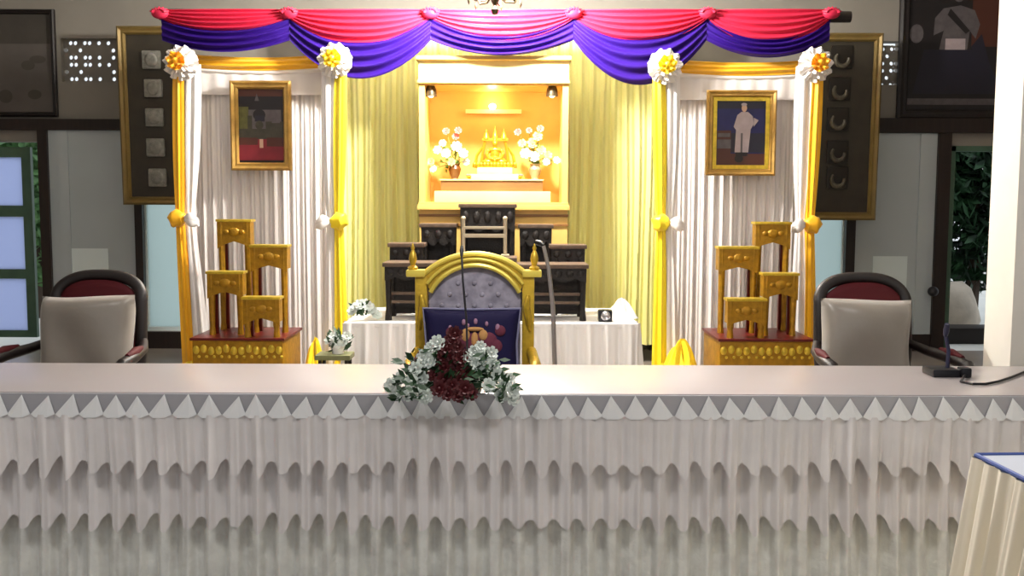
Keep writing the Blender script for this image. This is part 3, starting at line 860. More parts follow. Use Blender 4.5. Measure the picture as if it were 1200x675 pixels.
bouquet('white flowers with pink tips in a brown vase, left inside the lit niche', 533, 'vase_brown',
        [(505, 190, 'petal_yellow', .04), (513, 176, 'petal_white', .04), (523, 180, 'petal_white', .045), (535, 172, 'petal_white', .05), (543, 180, 'petal_white', .045), (529, 190, 'petal_yellow', .04), (519, 168, 'petal_white', .035), (534, 160, 'petal_pink', .035), (523, 154, 'petal_pink', .035), (537, 153, 'petal_pink', .035), (508, 198, 'petal_white', .035), (546, 190, 'petal_white', .035)], 'leaf_light')
bouquet('white and cream flowers in a grey vase, right inside the lit niche', 627, 'vase_grey',
        [(616, 180, 'petal_white', .05), (626, 184, 'petal_white', .05), (634, 176, 'petal_yellow', .045), (624, 168, 'petal_yellow', .05), (630, 160, 'petal_yellow', .045), (642, 182, 'petal_yellow', .04), (652, 188, 'petal_white', .035), (612, 168, 'petal_yellow', .04), (607, 155, 'petal_pink', .035), (633, 151, 'petal_pink', .035), (620, 153, 'petal_pink', .03), (640, 190, 'petal_white', .035)], 'leaf_light')
for px, lab in ((550, 'small dish of pink flowers left of the golden statue in the niche'), (609, 'small dish of pink flowers right of the golden statue in the niche')):
    b0 = W(px, 206, ys - 0.1)
    t = thing('offering_dish', lab, 'dish', (b0.x, ys - 0.1, zl))
    MB().lathe([(0.002, 0), (0.02, 0), (0.015, 0.012), (0.035, 0.025), (0.033, 0.027), (0.002, 0.02)], (b0.x, ys - 0.1, zl), 14).build('dish', 'statue_gold', t)
    f = MB()
    for k in range(5):
        f.ball((b0.x + math.cos(k * 1.26) * 0.018, ys - 0.1 + math.sin(k * 1.26) * 0.018, zl + 0.034), 0.013, 8)
    f.build('flower_heads', 'petal_pink', t)

# ------------------------------------------------------------------ white cloth platform
YP0, YP1 = 6.95, 8.0
zp = W(575, 379, YP0).z
px0, px1 = W(403, 385, YP0).x, W(748, 385, YP0).x
t = thing('draped_platform', 'low platform table under a gathered white cloth, beneath the dark altar tables', 'table', ((px0 + px1) / 2, YP0, 0))
MB().box(px0, px1, YP0, YP1, zp - 0.03, zp, 0.008).build('cloth_top', 'cloth_white', t)
def around(u):
    L = [(px0, YP1), (px0, YP0), (px1, YP0), (px1, YP1)]
    seg = [math.dist(L[i], L[i + 1]) for i in range(3)]
    d = u * sum(seg)
    for i in range(3):
        if d <= seg[i] or i == 2:
            f = d / seg[i]
            n = [(-1, 0), (0, -1), (1, 0)][i]
            return L[i][0] + (L[i + 1][0] - L[i][0]) * f, L[i][1] + (L[i + 1][1] - L[i][1]) * f, n, u * sum(seg)
        d -= seg[i]
def skirtf(u, v):
    x, y, n, d = around(u)
    k = (0.014 + 0.026 * v) * (math.sin(2 * PI * d / 0.145 + 0.8 * math.sin(d * 4)) + 0.4 * math.sin(2 * PI * d / 0.06 + d)) + 0.02 * v + 0.004
    return Vector((x + n[0] * k, y + n[1] * k, zp - 0.004 - (zp - 0.012) * v))
MB().surf(520, 14, skirtf).build('gathered_skirt', 'cloth_white', t)

# ------------------------------------------------------------------ dark altar tables (set of stepped tables)
def altar_table(label, a, b_, top, y0, y1, foot, apron, rails=()):
    x0, x1 = W(a, top, y0).x, W(b_, top, y0).x
    zt = W((a + b_) / 2, top, y0).z
    t = thing('altar_table', label, 'altar table', ((x0 + x1) / 2, y0, foot), group='dark stepped altar tables')
    MB().box(x0 - 0.012, x1 + 0.012, y0 - 0.012, y1 + 0.012, zt - 0.03, zt, 0.006).build('top', 'altar_trim', t)
    # apron with a scalloped lower edge and carved bosses
    n_ = 24; pts = [(x0 + 0.004, zt - 0.03), (x1 - 0.004, zt - 0.03)]
    for k in range(n_ + 1):
        u = 1 - k / n_
        pts.append((x0 + 0.004 + (x1 - x0 - 0.008) * u, zt - 0.03 - apron * (0.8 + 0.3 * abs(math.cos(u * PI * 3)))))
    m = MB().prism(pts, y0, y0 + 0.02)
    nb = max(2, int((x1 - x0) / 0.08))
    for k in range(nb):
        m.ball((x0 + (x1 - x0) * (k + 0.5) / nb, y0, zt - 0.03 - apron * 0.42), (0.028, 0.012, apron * 0.28), 10)
    m.box(x0 + 0.004, x0 + 0.022, y0 + 0.02, y1 - 0.02, zt - 0.03 - apron * 0.8, zt - 0.03)
    m.box(x1 - 0.022, x1 - 0.004, y0 + 0.02, y1 - 0.02, zt - 0.03 - apron * 0.8, zt - 0.03)
    m.build('carved_apron', 'altar_dark', t)
    for lx in (x0 + 0.026, x1 - 0.026):
        for ly in (y0 + 0.026, y1 - 0.026):
            h = zt - 0.03 - foot
            MB().tube([(lx, ly, zt - 0.03), (lx, ly, foot + h * 0.7), (lx, ly, foot + h * 0.25), (lx, ly, foot + 0.03), (lx, ly, foot)], [0.026, 0.022, 0.017, 0.024, 0.026], 8).build('leg', 'altar_dark', t)
    for r in rails:
        z = W((a + b_) / 2, r, y0).z
        MB().box(x0 + 0.05, x1 - 0.05, y0 + 0.012, y0 + 0.03, z - 0.01, z + 0.01, 0.003).build('rail', 'altar_trim', t)
    # solid back board under the top
    MB().box(x0 + 0.04, x1 - 0.04, y1 - 0.03, y1 - 0.015, foot + 0.02, zt - 0.04).build('back_board', 'altar_dark', t)
    return t
altar_table('low dark carved altar table at the left end of the stepped set', 450, 530, 308, 7.1, 7.42, zp, 0.09, (344, 354))
altar_table('low dark carved altar table at the right end of the stepped set', 607, 688, 310, 7.1, 7.42, zp, 0.09, (345, 355))
altar_table('dark altar table second from the left end, one step higher than the end table', 456, 496, 285, 7.46, 7.66, zp, 0.1)
altar_table('dark altar table second from the right end, one step higher than the end table', 646, 686, 287, 7.46, 7.66, zp, 0.1)
altar_table('dark altar table just left of the tallest one in the stepped set', 493, 534, 262, 7.70, 7.90, zp, 0.13)
altar_table('dark altar table just right of the tallest one in the stepped set', 609, 647, 263, 7.70, 7.90, zp, 0.13)
altar_table('tallest dark altar table in the middle of the stepped set', 539, 604, 239, 7.62, 7.92, zp, 0.17)
altar_table('dark middle altar table in front of the tallest one, under the pale gilt rack', 534, 604, 302, 7.2, 7.5, zp, 0.1)
# pale gilt rack on the middle table
yr = 7.3
x0, x1 = W(543, 280, yr).x, W(592, 280, yr).x
zr0 = W(569, 302, 7.2).z
t = thing('gilt_rack', 'pale gilt rack of two posts and two rails, on the middle dark altar table', 'rack', ((x0 + x1) / 2, yr, zr0))
for xx in (x0, x1):
    m = MB().tube([(xx, yr, zr0), (xx, yr, W(543, 257, yr).z)], 0.014, 10).ball((xx, yr, W(543, 256, yr).z), 0.018, 10)
    m.box(xx - 0.03, xx + 0.03, yr - 0.06, yr + 0.06, zr0, zr0 + 0.02, 0.004)
    m.build('post', 'pale_gilt', t)
for py, h in ((266, 0.016), (275, 0.022)):
    z = W(567, py, yr).z
    MB().box(x0 - 0.01, x1 + 0.01, yr - 0.012, yr + 0.012, z - h, z + h * 0.3, 0.003).build('rail', 'pale_gilt', t)

# small things on the platform
p = W(425, 372, 7.15)
t = thing('flower_bunch', 'small bunch of white flowers lying on the left end of the white platform', 'flowers', (p.x, 7.15, zp))
m = MB(); leafset(m, (p.x, 7.1, zp + 0.06), (-0.1, 0, 1.0), 24, 0.07); m.build('foliage', 'stem_green', t, smooth=False, normals=False)
for k in range(7):
    f = MB(); blossom(f, (p.x - 0.06 + 0.028 * k, 7.08 + random.uniform(-.03, .03), zp + 0.05 + 0.07 * math.sin(k * 0.5 + .3)), (random.uniform(-.5, .5), -1, 0.7), 0.045, 7, 3)
    f.build('blossom', 'petal_white', t, smooth=False, normals=False)
p = W(709, 372, 7.1)
t = thing('black_box', 'small black box with a silver rim on the right end of the white platform', 'box', (p.x, 7.1, zp))
MB().box(p.x - 0.05, p.x + 0.05, 7.05, 7.15, zp, zp + 0.085, 0.01).build('case', 'black_plastic', t)
MB().lathe([(0.03, 0), (0.035, -0.008), (0.025, -0.02), (0.002, -0.012)], (0, 0, 0), 16).xf(Matrix.Translation((p.x, 7.05, zp + 0.045)) @ Matrix.Rotation(-PI / 2, 4, 'X')).build('lens_ring', 'steel', t)
p = W(728, 372, 7.3)
t = thing('crumpled_cloth', 'crumpled white cloth beside the black box on the white platform', 'cloth', (p.x, 7.3, zp))
m = MB().surf(40, 12, lambda u, v: Vector((p.x + math.cos(2 * PI * u) * 0.13 * v, 7.3 + math.sin(2 * PI * u) * 0.1 * v, zp + 0.003 + 0.11 * max(0, 1 - v ** 1.5) * (1 + 0.4 * math.sin(5 * 2 * PI * u + 5 * v)))), closeu=True)
m.build('cloth', 'cloth_white', t)
# low tray with a flower pot on the floor left of the platform
yt = 6.68
p = W(396, 418, yt)
zt_ = W(394, 414, yt).z
t = thing('plant_stand', 'low olive plant stand on the floor by the left end of the white platform', 'stand', (p.x, yt, 0))
MB().box(p.x - 0.14, p.x + 0.10, yt - 0.1, yt + 0.1, zt_ - 0.035, zt_, 0.008).build('tray', 'tray_olive', t)
for sx in (-0.11, 0.07):
    for sy in (-0.07, 0.07):
        MB().tube([(p.x + sx, yt + sy, 0), (p.x + sx, yt + sy, zt_ - 0.03)], [0.018, 0.013]).build('leg', 'dark_frame', t)
t = thing('potted_flowers', 'small white pot of pale flowers on the low olive stand', 'plant', (p.x, yt, zt_))
MB().lathe([(0.002, 0), (0.04, 0), (0.055, 0.06), (0.05, 0.06), (0.002, 0.05)], (p.x, yt, zt_), 16).build('pot', 'cloth_white', t)
m = MB(); leafset(m, (p.x, yt, zt_ + 0.06), (0, 0, 0.8), 30, 0.09); m.build('foliage', 'stem_green', t, smooth=False, normals=False)
for k in range(5):
    f = MB(); blossom(f, (p.x - 0.05 + 0.03 * k, yt - 0.03, zt_ + 0.09 + 0.03 * math.sin(k * 2)), (0, -1, 0.6), 0.04, 7, 3); f.build('blossom', 'petal_white', t, smooth=False, normals=False)

# ------------------------------------------------------------------ golden stepped stands
def stand(side, base_px, zbase_py, tabs, labels, lab_base):
    y0, y1 = 7.15, 7.76
    x0, x1 = W(base_px[0], zbase_py, y0).x, W(base_px[1], zbase_py, y0).x
    zt = W((base_px[0] + base_px[1]) / 2, zbase_py + 3, y0).z
    t = thing('stand_base', lab_base, 'stand', ((x0 + x1) / 2, y0, 0))
    MB().box(x0, x1, y0, y1, 0.06, zt - 0.02, 0.008).build('body', 'gold_paint', t)
    MB().box(x0 - 0.015, x1 + 0.015, y0 - 0.015, y1 + 0.015, zt - 0.02, zt, 0.005).build('red_top', 'lacquer_red', t)
    m = MB()
    for k in range(12):
        xx = x0 + (x1 - x0) * (k + 0.5) / 12
        m.ball((xx, y0, zt - 0.09 + 0.01 * math.sin(k * 2)), (0.024, 0.014, 0.032), 10)
        m.ball((xx + 0.02, y0, zt - 0.14), (0.012, 0.01, 0.012), 8)
    m.build('carving', 'gold_leaf', t)
    MB().box(x0 - 0.01, x1 + 0.01, y0 - 0.01, y1 + 0.01, 0, 0.06, 0.005).build('plinth', 'lacquer_red', t)
    ys_ = [(7.61, 7.74), (7.45, 7.59), (7.31, 7.43), (7.17, 7.29)]
    for (a, b_, top, ap), lab, (ya, yb) in zip(tabs, labels, ys_):
        xa, xb = W(a, top, ya).x, W(b_, top, ya).x
        zz = W((a + b_) / 2, top, ya).z
        s = thing('offering_table', lab, 'stand', ((xa + xb) / 2, ya, zt), group='golden tables of the ' + side + ' stepped stand')
        hgt = (W(a, top, ya).z - W(a, top + ap, ya).z)
        MB().box(xa - 0.008, xb + 0.008, ya - 0.008, yb, zz - 0.02, zz, 0.004).build('top', 'gold_leaf', s)
        pts = [(xa, zz - 0.02), (xb, zz - 0.02), (xb, zz - hgt * 1.15)]
        for k in range(13):
            u = 1 - k / 12
            pts.append((xa + 0.045 + (xb - xa - 0.09) * u, zz - hgt * (0.86 + 0.14 * abs(2 * u - 1))))
        pts.append((xa, zz - hgt * 1.15))
        m = MB().prism(pts, ya, ya + 0.018)
        m.box(xa, xa + 0.015, ya + 0.018, yb - 0.02, zz - hgt, zz - 0.02); m.box(xb - 0.015, xb, ya + 0.018, yb - 0.02, zz - hgt, zz - 0.02)
        m.ball(((xa + xb) / 2, ya, zz - hgt * 0.5), (0.045, 0.012, 0.035), 12)
        for sg in (1, -1):
            m.ball(((xa + xb) / 2 + sg * 0.06, ya, zz - hgt * 0.5), (0.025, 0.01, 0.02), 10)
        m.build('carved_apron', 'gold_paint', s)
        for lx in (xa + 0.028, xb - 0.028):
            MB().tube([(lx, ya + 0.026, zz - 0.02), (lx, ya + 0.026, zz - hgt - 0.03), (lx, ya + 0.026, zt + 0.06), (lx, ya + 0.026, zt)], [0.03, 0.026, 0.02, 0.026], 8).build('leg', 'gold_paint', s)
        for lx in (xa + 0.04, xb - 0.04):
            o = MB().box(lx - 0.017, lx + 0.017, yb - 0.05, yb - 0.016, zt, zz - 0.02, 0.003).build('leg', 'lacquer_red', s)
            o['label'] = 'dark red rear leg'
stand('left', (225, 331), 393, [(254, 293, 257, 30), (293, 336, 287, 28), (242, 284, 318, 28), (284, 327, 348, 29)],
      ['tallest golden table of the left stand, back row', 'second tallest golden table of the left stand, toward the shrine', 'second lowest golden table of the left stand, on its outer side', 'lowest golden table of the left stand, front row'],
      'wide golden carved base with red top under the left stepped tables')
stand('right', (844, 951), 394, [(886, 927, 260, 28), (843, 889, 289, 28), (895, 936, 320, 28), (853, 898, 350, 29)],
      ['tallest golden table of the right stand, back row', 'second tallest golden table of the right stand, toward the shrine', 'second lowest golden table of the right stand, on its outer side', 'lowest golden table of the right stand, front row'],
      'wide golden carved base with red top under the right stepped tables')

# ------------------------------------------------------------------ throne chair
YT = 5.55
def tx(px): return W(px, 340, YT).x
def tz(py): return W(557, py, YT).z
xc = tx(557)
t = thing('throne_chair', 'gilt arched throne chair with grey damask back, behind the middle of the long table', 'chair', (xc, YT, 0))
def arc_pts(half, zc_, rise, n=28):
    """circular segment from -half to half, apex height rise above zc_"""
    Rr = (half * half + rise * rise) / (2 * rise)
    a0 = math.asin(half / Rr)
    return [(xc + Rr * math.sin(-a0 + 2 * a0 * k / n), zc_ + rise - Rr + Rr * math.cos(-a0 + 2 * a0 * k / n)) for k in range(n + 1)]
sc = YT / F
outer = arc_pts(61 * sc, tz(322), 25 * sc)
inner_ = arc_pts(52 * sc, tz(342), 32 * sc)
m = MB().prism(outer + inner_[::-1], YT - 0.03, YT + 0.05)
m.build('arch_crest', 'throne_gold', t)
m = MB()
for pts, r, y in ((outer, 0.016, YT - 0.03), (arc_pts(56 * sc, tz(332), 29 * sc), 0.010, YT - 0.045), (inner_, 0.014, YT - 0.035)):
    m.tube([(p_[0], y, p_[1]) for p_ in pts], r, 8)
m.build('arch_moulding', 'throne_gold_light', t)
for sg, px in ((-1, 494), (1, 619)):
    x = tx(px)
    po = MB().box(x - 0.034, x + 0.034, YT - 0.035, YT + 0.04, 0.0, tz(324), 0.008)
    po.tube([(x, YT - 0.045, tz(345)), (x - sg * 0.012, YT - 0.055, tz(358)), (x, YT - 0.05, tz(372)), (x + sg * 0.01, YT - 0.045, tz(386))], [0.01, 0.022, 0.02, 0.008], 8)
    pst = po.build('post', 'throne_gold', t)
    x2 = tx(px + sg * 5)
    MB().box(x2 - 0.058, x2 + 0.05, YT - 0.055, YT + 0.055, tz(324), tz(316), 0.008).build('capital', 'throne_gold_light', pst)
    MB().lathe([(0.026, 0), (0.03, 0.012), (0.014, 0.025), (0.024, 0.06), (0.018, 0.09), (0.008, 0.11), (0.012, 0.122), (0.002, 0.15)], (tx(484 if sg < 0 else 626), YT, tz(316)), 12).build('finial', 'throne_gold', pst)
    ax = x + sg * 0.02
    MB().tube([(ax, YT - 0.03, 0.60), (ax + sg * 0.01, YT - 0.2, 0.585), (ax + sg * 0.015, YT - 0.42, 0.58), (ax, YT - 0.48, 0.55), (ax, YT - 0.45, 0.52)], [0.03, 0.028, 0.032, 0.03, 0.02], 10).build('armrest', 'throne_gold', t)
    MB().tube([(ax, YT - 0.43, 0.56), (ax, YT - 0.44, 0.40), (ax + sg * 0.01, YT - 0.45, 0.2), (ax, YT - 0.46, 0.0)], [0.025, 0.03, 0.024, 0.03], 10).build('leg', 'throne_gold', t)
back = [(p_[0], p_[1]) for p_ in inner_] + [(tx(610), tz(345)), (tx(610), 0.42), (tx(503), 0.42), (tx(503), tz(345))]
m = MB().prism(back, YT - 0.005, YT + 0.035)
bk = m.build('backrest', 'damask', t)
m = MB()
for i in range(5):
    for j in range(3):
        px_, py_ = 518 + i * 19 + (9 if j % 2 else 0), 332 + j * 13
        if px_ < 600 and not (j == 0 and i in (0, 4)):
            MB().ball((tx(px_), YT - 0.006, tz(py_)), (0.014, 0.008, 0.014), 8).build('tuft_button', 'damask', bk)
MB().box(tx(503), tx(610), YT - 0.46, YT - 0.01, 0.40, 0.47, 0.02).build('seat', 'damask', t)
MB().box(tx(498), tx(615), YT - 0.48, YT + 0.0, 0.33, 0.40, 0.01).build('seat_rail', 'throne_gold', t)

def pillow(name, m, w_, h_, th, parent=None, pinch=0.06, taper=0.0):
    """upright soft cushion, local: base centre at origin, faces -Y"""
    mb = MB()
    for sg in (-1, 1):
        def fn(u, v, sg=sg):
            a, b_ = 2 * u - 1, 2 * v - 1
            x = a * w_ / 2 * (1 - pinch * (1 - abs(b_) ** 2) * abs(a) ** 4) * (1 + taper * v)
            z = h_ / 2 + b_ * h_ / 2 * (1 - pinch * (1 - abs(a) ** 2) * abs(b_) ** 4)
            y = sg * th / 2 * ((1 - a ** 6) * (1 - b_ ** 6)) ** 0.5 * (1 + 0.05 * math.sin(a * 5 + b_ * 3))
            return Vector((x, y, z))
        mb.surf(28, 28, fn)
    bmesh.ops.remove_doubles(mb.bm, verts=list(mb.bm.verts), dist=0.0005)
    return mb
pw = W(607, 395, 5.32).x - W(497, 395, 5.32).x
zt_ = W(552, 365, 5.32).z
xp = W(552, 395, 5.32).x
t = thing('throne_cushion', 'navy blue cushion with a red and gold embroidered emblem, leaning on the throne', 'cushion', (xp, 5.36, 0.475))
t.rotation_euler = (math.radians(-6), 0, 0)
hh = zt_ - 0.475 + 0.01
pillow('cushion', 'navy', pw, hh, 0.13, taper=0.05).build('cover', 'navy', t, world=False)
edge = [(-pw / 2, 0, 0.01), (-pw / 2 * 0.975, 0, hh * 0.5), (-pw / 2 * 1.05, 0, hh), (0, 0, hh * 0.985), (pw / 2 * 1.05, 0, hh), (pw / 2 * 0.975, 0, hh * 0.5), (pw / 2, 0, 0.01)]
MB().tube(edge, 0.007, 6).build('piping', 'piping', t, world=False)
def pe(px, py):   # emblem coordinates on the cushion's front face
    a = W(px, py, 5.28); return a.x - xp, a.z - 0.475
m = MB()
for (px, py, r) in ((528, 392, .03), (586, 390, .03), (540, 400, .05), (572, 402, .05), (556, 404, .06), (533, 408, .04), (580, 408, .04)):
    x, z = pe(px, py); m.ball((x, -0.062, z), (r, 0.016, r), 12)
m.build('emblem_field', 'embroid_red', t, world=False)
m = MB()
for (px, py, rx, rz) in ((545, 395, .025, .035), (566, 395, .025, .03), (556, 388, .05, .012), (556, 400, .02, .04)):
    x, z = pe(px, py); m.ball((x, -0.072, z), (rx, 0.014, rz), 12)
m.build('emblem_crown', 'embroid_gold', t, world=False)
m = MB()
for (px, py, r) in ((543, 380, .014), (557, 379, .014), (570, 382, .012), (583, 386, .016), (527, 387, .014), (548, 384, .01)):
    x, z = pe(px, py); m.ball((x, -0.067, z), (r * .8, 0.010, r * 1.2), 10)
m.build('emblem_points', 'embroid_pink', t, world=False)

# ------------------------------------------------------------------ armchairs with satin cushions
def armchair(label, x, y, rz):
    t = thing('armchair', label, 'chair', (x, y, 0), rz, group='dark wood armchairs at the ends of the table')
    hw = 0.235; zt = 1.085
    path = []
    for k in range(25):
        a = PI * k / 24
        path.append((-hw * math.copysign(abs(math.cos(a)) ** 0.75, math.cos(a)), 0.02 + 0.05 * math.sin(a), 0.915 + 0.13 * math.sin(a) ** 0.9))
    path = [(-hw + 0.02, -0.02, 0.42), (-hw, 0.0, 0.65)] + path + [(hw, 0.0, 0.65), (hw - 0.02, -0.02, 0.42)]
    MB().tube(path, 0.032, 10).build('back_frame', 'dark_frame', t, world=False)
    def fn(u, v, sg=1):
        a = 2 * u - 1
        zt_ = 0.90 + 0.125 * max(0, 1 - abs(a) ** 2.6) ** 0.6
        return Vector((a * (hw - 0.015), -0.03 - 0.05 * (1 - a ** 4) * math.sin(PI * min(1, v + 0.05)) + 0.05 * v, 0.43 + (zt_ - 0.43) * v))
    m = MB().surf(28, 16, fn)
    o = m.build('back_pad', 'maroon', t, world=False, solid=0.04)
    m = MB().box(-0.28, 0.28, -0.52, 0.0, 0.38, 0.47, 0.035); m.build('seat', 'maroon', t, world=False)
    MB().box(-0.285, 0.285, -0.53, 0.03, 0.31, 0.38, 0.012).build('seat_rail', 'dark_frame', t, world=False)
    for sg in (-1, 1):
        MB().tube([(sg * 0.25, -0.0, 0.70), (sg * 0.30, -0.12, 0.675), (sg * 0.335, -0.3, 0.665), (sg * 0.34, -0.46, 0.65), (sg * 0.335, -0.5, 0.61)], [0.022, 0.026, 0.03, 0.03, 0.022], 10).build('armrest', 'dark_frame', t, world=False)
        MB().tube([(sg * 0.325, -0.2, 0.695), (sg * 0.337, -0.3, 0.69), (sg * 0.34, -0.4, 0.682)], [0.012, 0.024, 0.012], 10).build('arm_pad', 'maroon', t, world=False)
        MB().tube([(sg * 0.335, -0.42, 0.65), (sg * 0.30, -0.40, 0.5), (sg * 0.27, -0.42, 0.36)], 0.02, 8).build('arm_post', 'dark_frame', t, world=False)
        MB().tube([(sg * 0.25, -0.48, 0.35), (sg * 0.27, -0.5, 0.2), (sg * 0.25, -0.49, 0.0)], [0.032, 0.026, 0.018], 8).build('leg', 'dark_frame', t, world=False)
        MB().tube([(sg * 0.23, 0.0, 0.35), (sg * 0.235, 0.03, 0.2), (sg * 0.235, 0.08, 0.0)], [0.03, 0.024, 0.02], 8).build('leg', 'dark_frame', t, world=False)
    return t
def sat_cushion(label, px0, px1, top, y, rz, seedv):
    a, c = W(px0, top, y), W(px1, top, y)
    t = thing('satin_cushion', label, 'cushion', ((a.x + c.x) / 2, y, 0.47), rz, group='silver satin cushions on the armchairs')
    t.rotation_euler = (math.radians(-4), 0, rz)
    mb = pillow('', '', c.x - a.x, a.z - 0.47, 0.17, pinch=0.05)
    for v in mb.bm.verts:
        v.co.y += 0.008 * math.sin(v.co.x * 14 + v.co.z * 9 + seedv) - 0.008 * math.sin(v.co.z * 16 - v.co.x * 6 + seedv)
        v.co.z += 0.008 * math.sin(v.co.x * 9 + seedv)
    mb.build('cover', 'cushion_satin', t, world=False)
yc = 5.2
armchair('dark wood and maroon armchair behind the left end of the long table', W(113, 350, yc).x, yc, math.radians(-3))
armchair('dark wood and maroon armchair behind the right end of the long table', W(1013, 350, yc).x, yc, math.radians(3))
sat_cushion('silver satin cushion on the armchair at the left end', 42, 156, 346, 5.02, math.radians(-4), 0.5)
sat_cushion('silver satin cushion on the armchair at the right end', 964, 1072, 350, 5.02, math.radians(3), 2.4)

# ------------------------------------------------------------------ long front table
ZT = 0.76
yF = G(600, 461, ZT).y
yBk = G(600, 427, ZT).y
xt0, xt1 = -2.75, 2.25 + 0.5
# pillar stands just behind the table
t = thing('long_table', 'long table with a glossy white top and a tiered white satin skirt, across the foreground', 'table', (0, yF, 0))
MB().box(xt0, xt1, yF, yBk, ZT - 0.03, ZT, 0.006).build('tabletop', 'tabletop_white', t)
for x in (xt0 + 0.08, 0.0, xt1 - 0.08):
    for y in (yF + 0.06, yBk - 0.06):
        MB().tube([(x, y, 0), (x, y, ZT - 0.03)], 0.02, 10).build('leg', 'steel', t)
PIT = 28.2 * yF / F
ZH = ZT - 0.082
MB().box(xt0, xt1, yF - 0.008, yF - 0.001, ZH - 0.03, ZT - 0.004).build('skirt_band', 'skirt_band', t, smooth=False)
m = MB()
rnd = random.Random(3)
nP = int((xt1 - xt0) / PIT)
for k in range(nP):
    xk = xt0 + (k + 0.5) * PIT + rnd.uniform(-.006, .006)
    sl = -0.008 * xk + rnd.uniform(-.01, .01)
    hwid = PIT * rnd.uniform(0.46, 0.53)
    apex = ZT - 0.003 - rnd.uniform(0, .008)
    A = [(xk + sl, yF - 0.012, apex), (xk - hwid, yF - 0.016, ZH + .004), (xk - hwid * .55, yF - 0.028, ZH - 0.006), (xk + hwid * .45, yF - 0.028, ZH - 0.006), (xk + hwid, yF - 0.016, ZH + .004)]
    va = [m.bm.verts.new(a) for a in A]
    for i, j in ((1, 2), (2, 3), (3, 4)):
        m._f([va[0], va[i], va[j]])
m.build('pleat_heading', 'skirt_flap', t, smooth=False)
def tier(zt, zb, base, grow, amp0, amp1, hem, ph, mname, name, seedv):
    rr = random.Random(seedv)
    offs = [rr.uniform(-0.35, 0.35) for _ in range(400)]
    hs = [rr.uniform(0.4, 1.3) for _ in range(400)]
    N = 2200
    def fn(u, v):
        x = xt0 + (xt1 - xt0) * u
        q = (x - xt0) / PIT + ph
        i = int(q); f = q - i
        o = offs[i] * (1 - f) + offs[i + 1] * f
        h = hs[i] * (1 - f) + hs[i + 1] * f
        c_ = math.cos(2 * PI * (q + 0.25 * o))
        ridge = math.copysign(abs(c_) ** 0.75, c_)
        fine = math.sin(2 * PI * q * 2.37 + 3 * o)
        y = yF - base - grow * v - (amp0 + (amp1 - amp0) * v) * ridge * h - 0.0035 * fine * (0.3 + v)
        z = zt + (zb - zt) * v - hem * ridge * h * v ** 2
        xs = x + (-0.020 * x * 1.0 + 0.012 * o) * v
        return Vector((xs, y, z))
    MB().surf(N, 12, fn).build(name, mname, t)
z_a, z_b, z_c = G(600, 490, 0).z, 0, 0
pz_ = lambda py: W(600, py, yF - 0.02).z
tier(ZH + 0.004, pz_(546), 0.018, 0.055, 0.008, 0.024, 0.030, 0.5, 'skirt_satin', 'upper_tier', 11)
tier(pz_(526), pz_(608), 0.004, 0.075, 0.006, 0.024, 0.028, 0.5, 'skirt_satin', 'middle_tier', 12)
tier(pz_(584), 0.02, 0.004, 0.10, 0.006, 0.024, 0.012, 0.5, 'skirt_sequin', 'lower_tier', 13)

# flower arrangement on the table
yf_ = yF + 0.09
cf = W(530, 440, yf_)
t = thing('flower_arrangement', 'low table arrangement of dark red and white flowers, on the front of the long table', 'flowers', (cf.x, yf_, ZT))
MB().lathe([(0.002, 0.0), (0.09, 0.0), (0.11, 0.025), (0.10, 0.03), (0.002, 0.025)], (cf.x, yf_, ZT), 24).build('dish', 'stem_green', t)
m = MB()
for k in range(60):
    a = random.uniform(0, 2 * PI); r = random.uniform(0, 0.2)
    p = (cf.x + math.cos(a) * r, yf_ + math.sin(a) * r * 0.45, ZT + 0.05 + 0.10 * (1 - r / 0.22) * random.random())
    leafset(m, p, (math.cos(a), math.sin(a) * .6 - .2, 0.25), 5, 0.06)
m.build('foliage', 'stem_green', t, smooth=False, normals=False)
wh = [(459, 452), (470, 444), (466, 462), (483, 447), (490, 462), (488, 432), (497, 418), (505, 408), (513, 402), (503, 424), (495, 444), (480, 462), (500, 465),
      (556, 412), (563, 406), (566, 420), (575, 414), (578, 428), (560, 428), (583, 440), (590, 452), (600, 458), (597, 444), (586, 464), (572, 452), (600, 468), (550, 420)]
rd = [(530, 452), (520, 446), (540, 446), (525, 462), (537, 464), (545, 456), (515, 456), (528, 438), (540, 434), (520, 430), (530, 420), (524, 408), (536, 408), (530, 398), (541, 420), (548, 440), (510, 440), (518, 418), (552, 462), (533, 392)]
def flower_y(fy):
    return yf_ - 0.02 - 0.06 * max(0, min(1, (fy - 385) / 55)) if fy < 445 else yF - 0.02 - 0.065 * min(1, (fy - 445) / 10)
pk = [(527, 388), (541, 386), (519, 398)]
for lst, mm, r in ((wh, 'petal_white', 0.027), (rd, 'petal_red', 0.032)):
    for (fx, fy) in lst:
        yy = flower_y(fy)
        p = W(fx, fy, yy)
        f = MB(); blossom(f, p, ((fx - 530) * 0.008, -1, 0.45), r * random.uniform(.85, 1.2), 7, 3, 0.55)
        f.build('blossom', mm, t, smooth=False, normals=False)
m = MB()
for k in range(46):
    fx = random.uniform(462, 602); fy = random.uniform(405 if 485 < fx < 575 else 440, 468)
    q_ = W(fx, fy, flower_y(fy) + (0.03 if 508 < fx < 558 else -0.004))
    leafset(m, q_, ((fx - 530) * .01, -0.6, 0.3), 3, 0.045)
m.build('foliage', 'stem_green', t, smooth=False, normals=False)
m = MB()
for (fx, fy) in wh + rd:
    yy = flower_y(fy)
    p = W(fx, fy, yy)
    m.tube([(cf.x, yf_, ZT + 0.02), ((cf.x + p.x) / 2, (yf_ + yy) / 2 + 0.01, (ZT + p.z) / 2 + 0.03), (p.x, yy + 0.008, p.z)], 0.003, 5)
m.build('stem', 'stem_green', t)
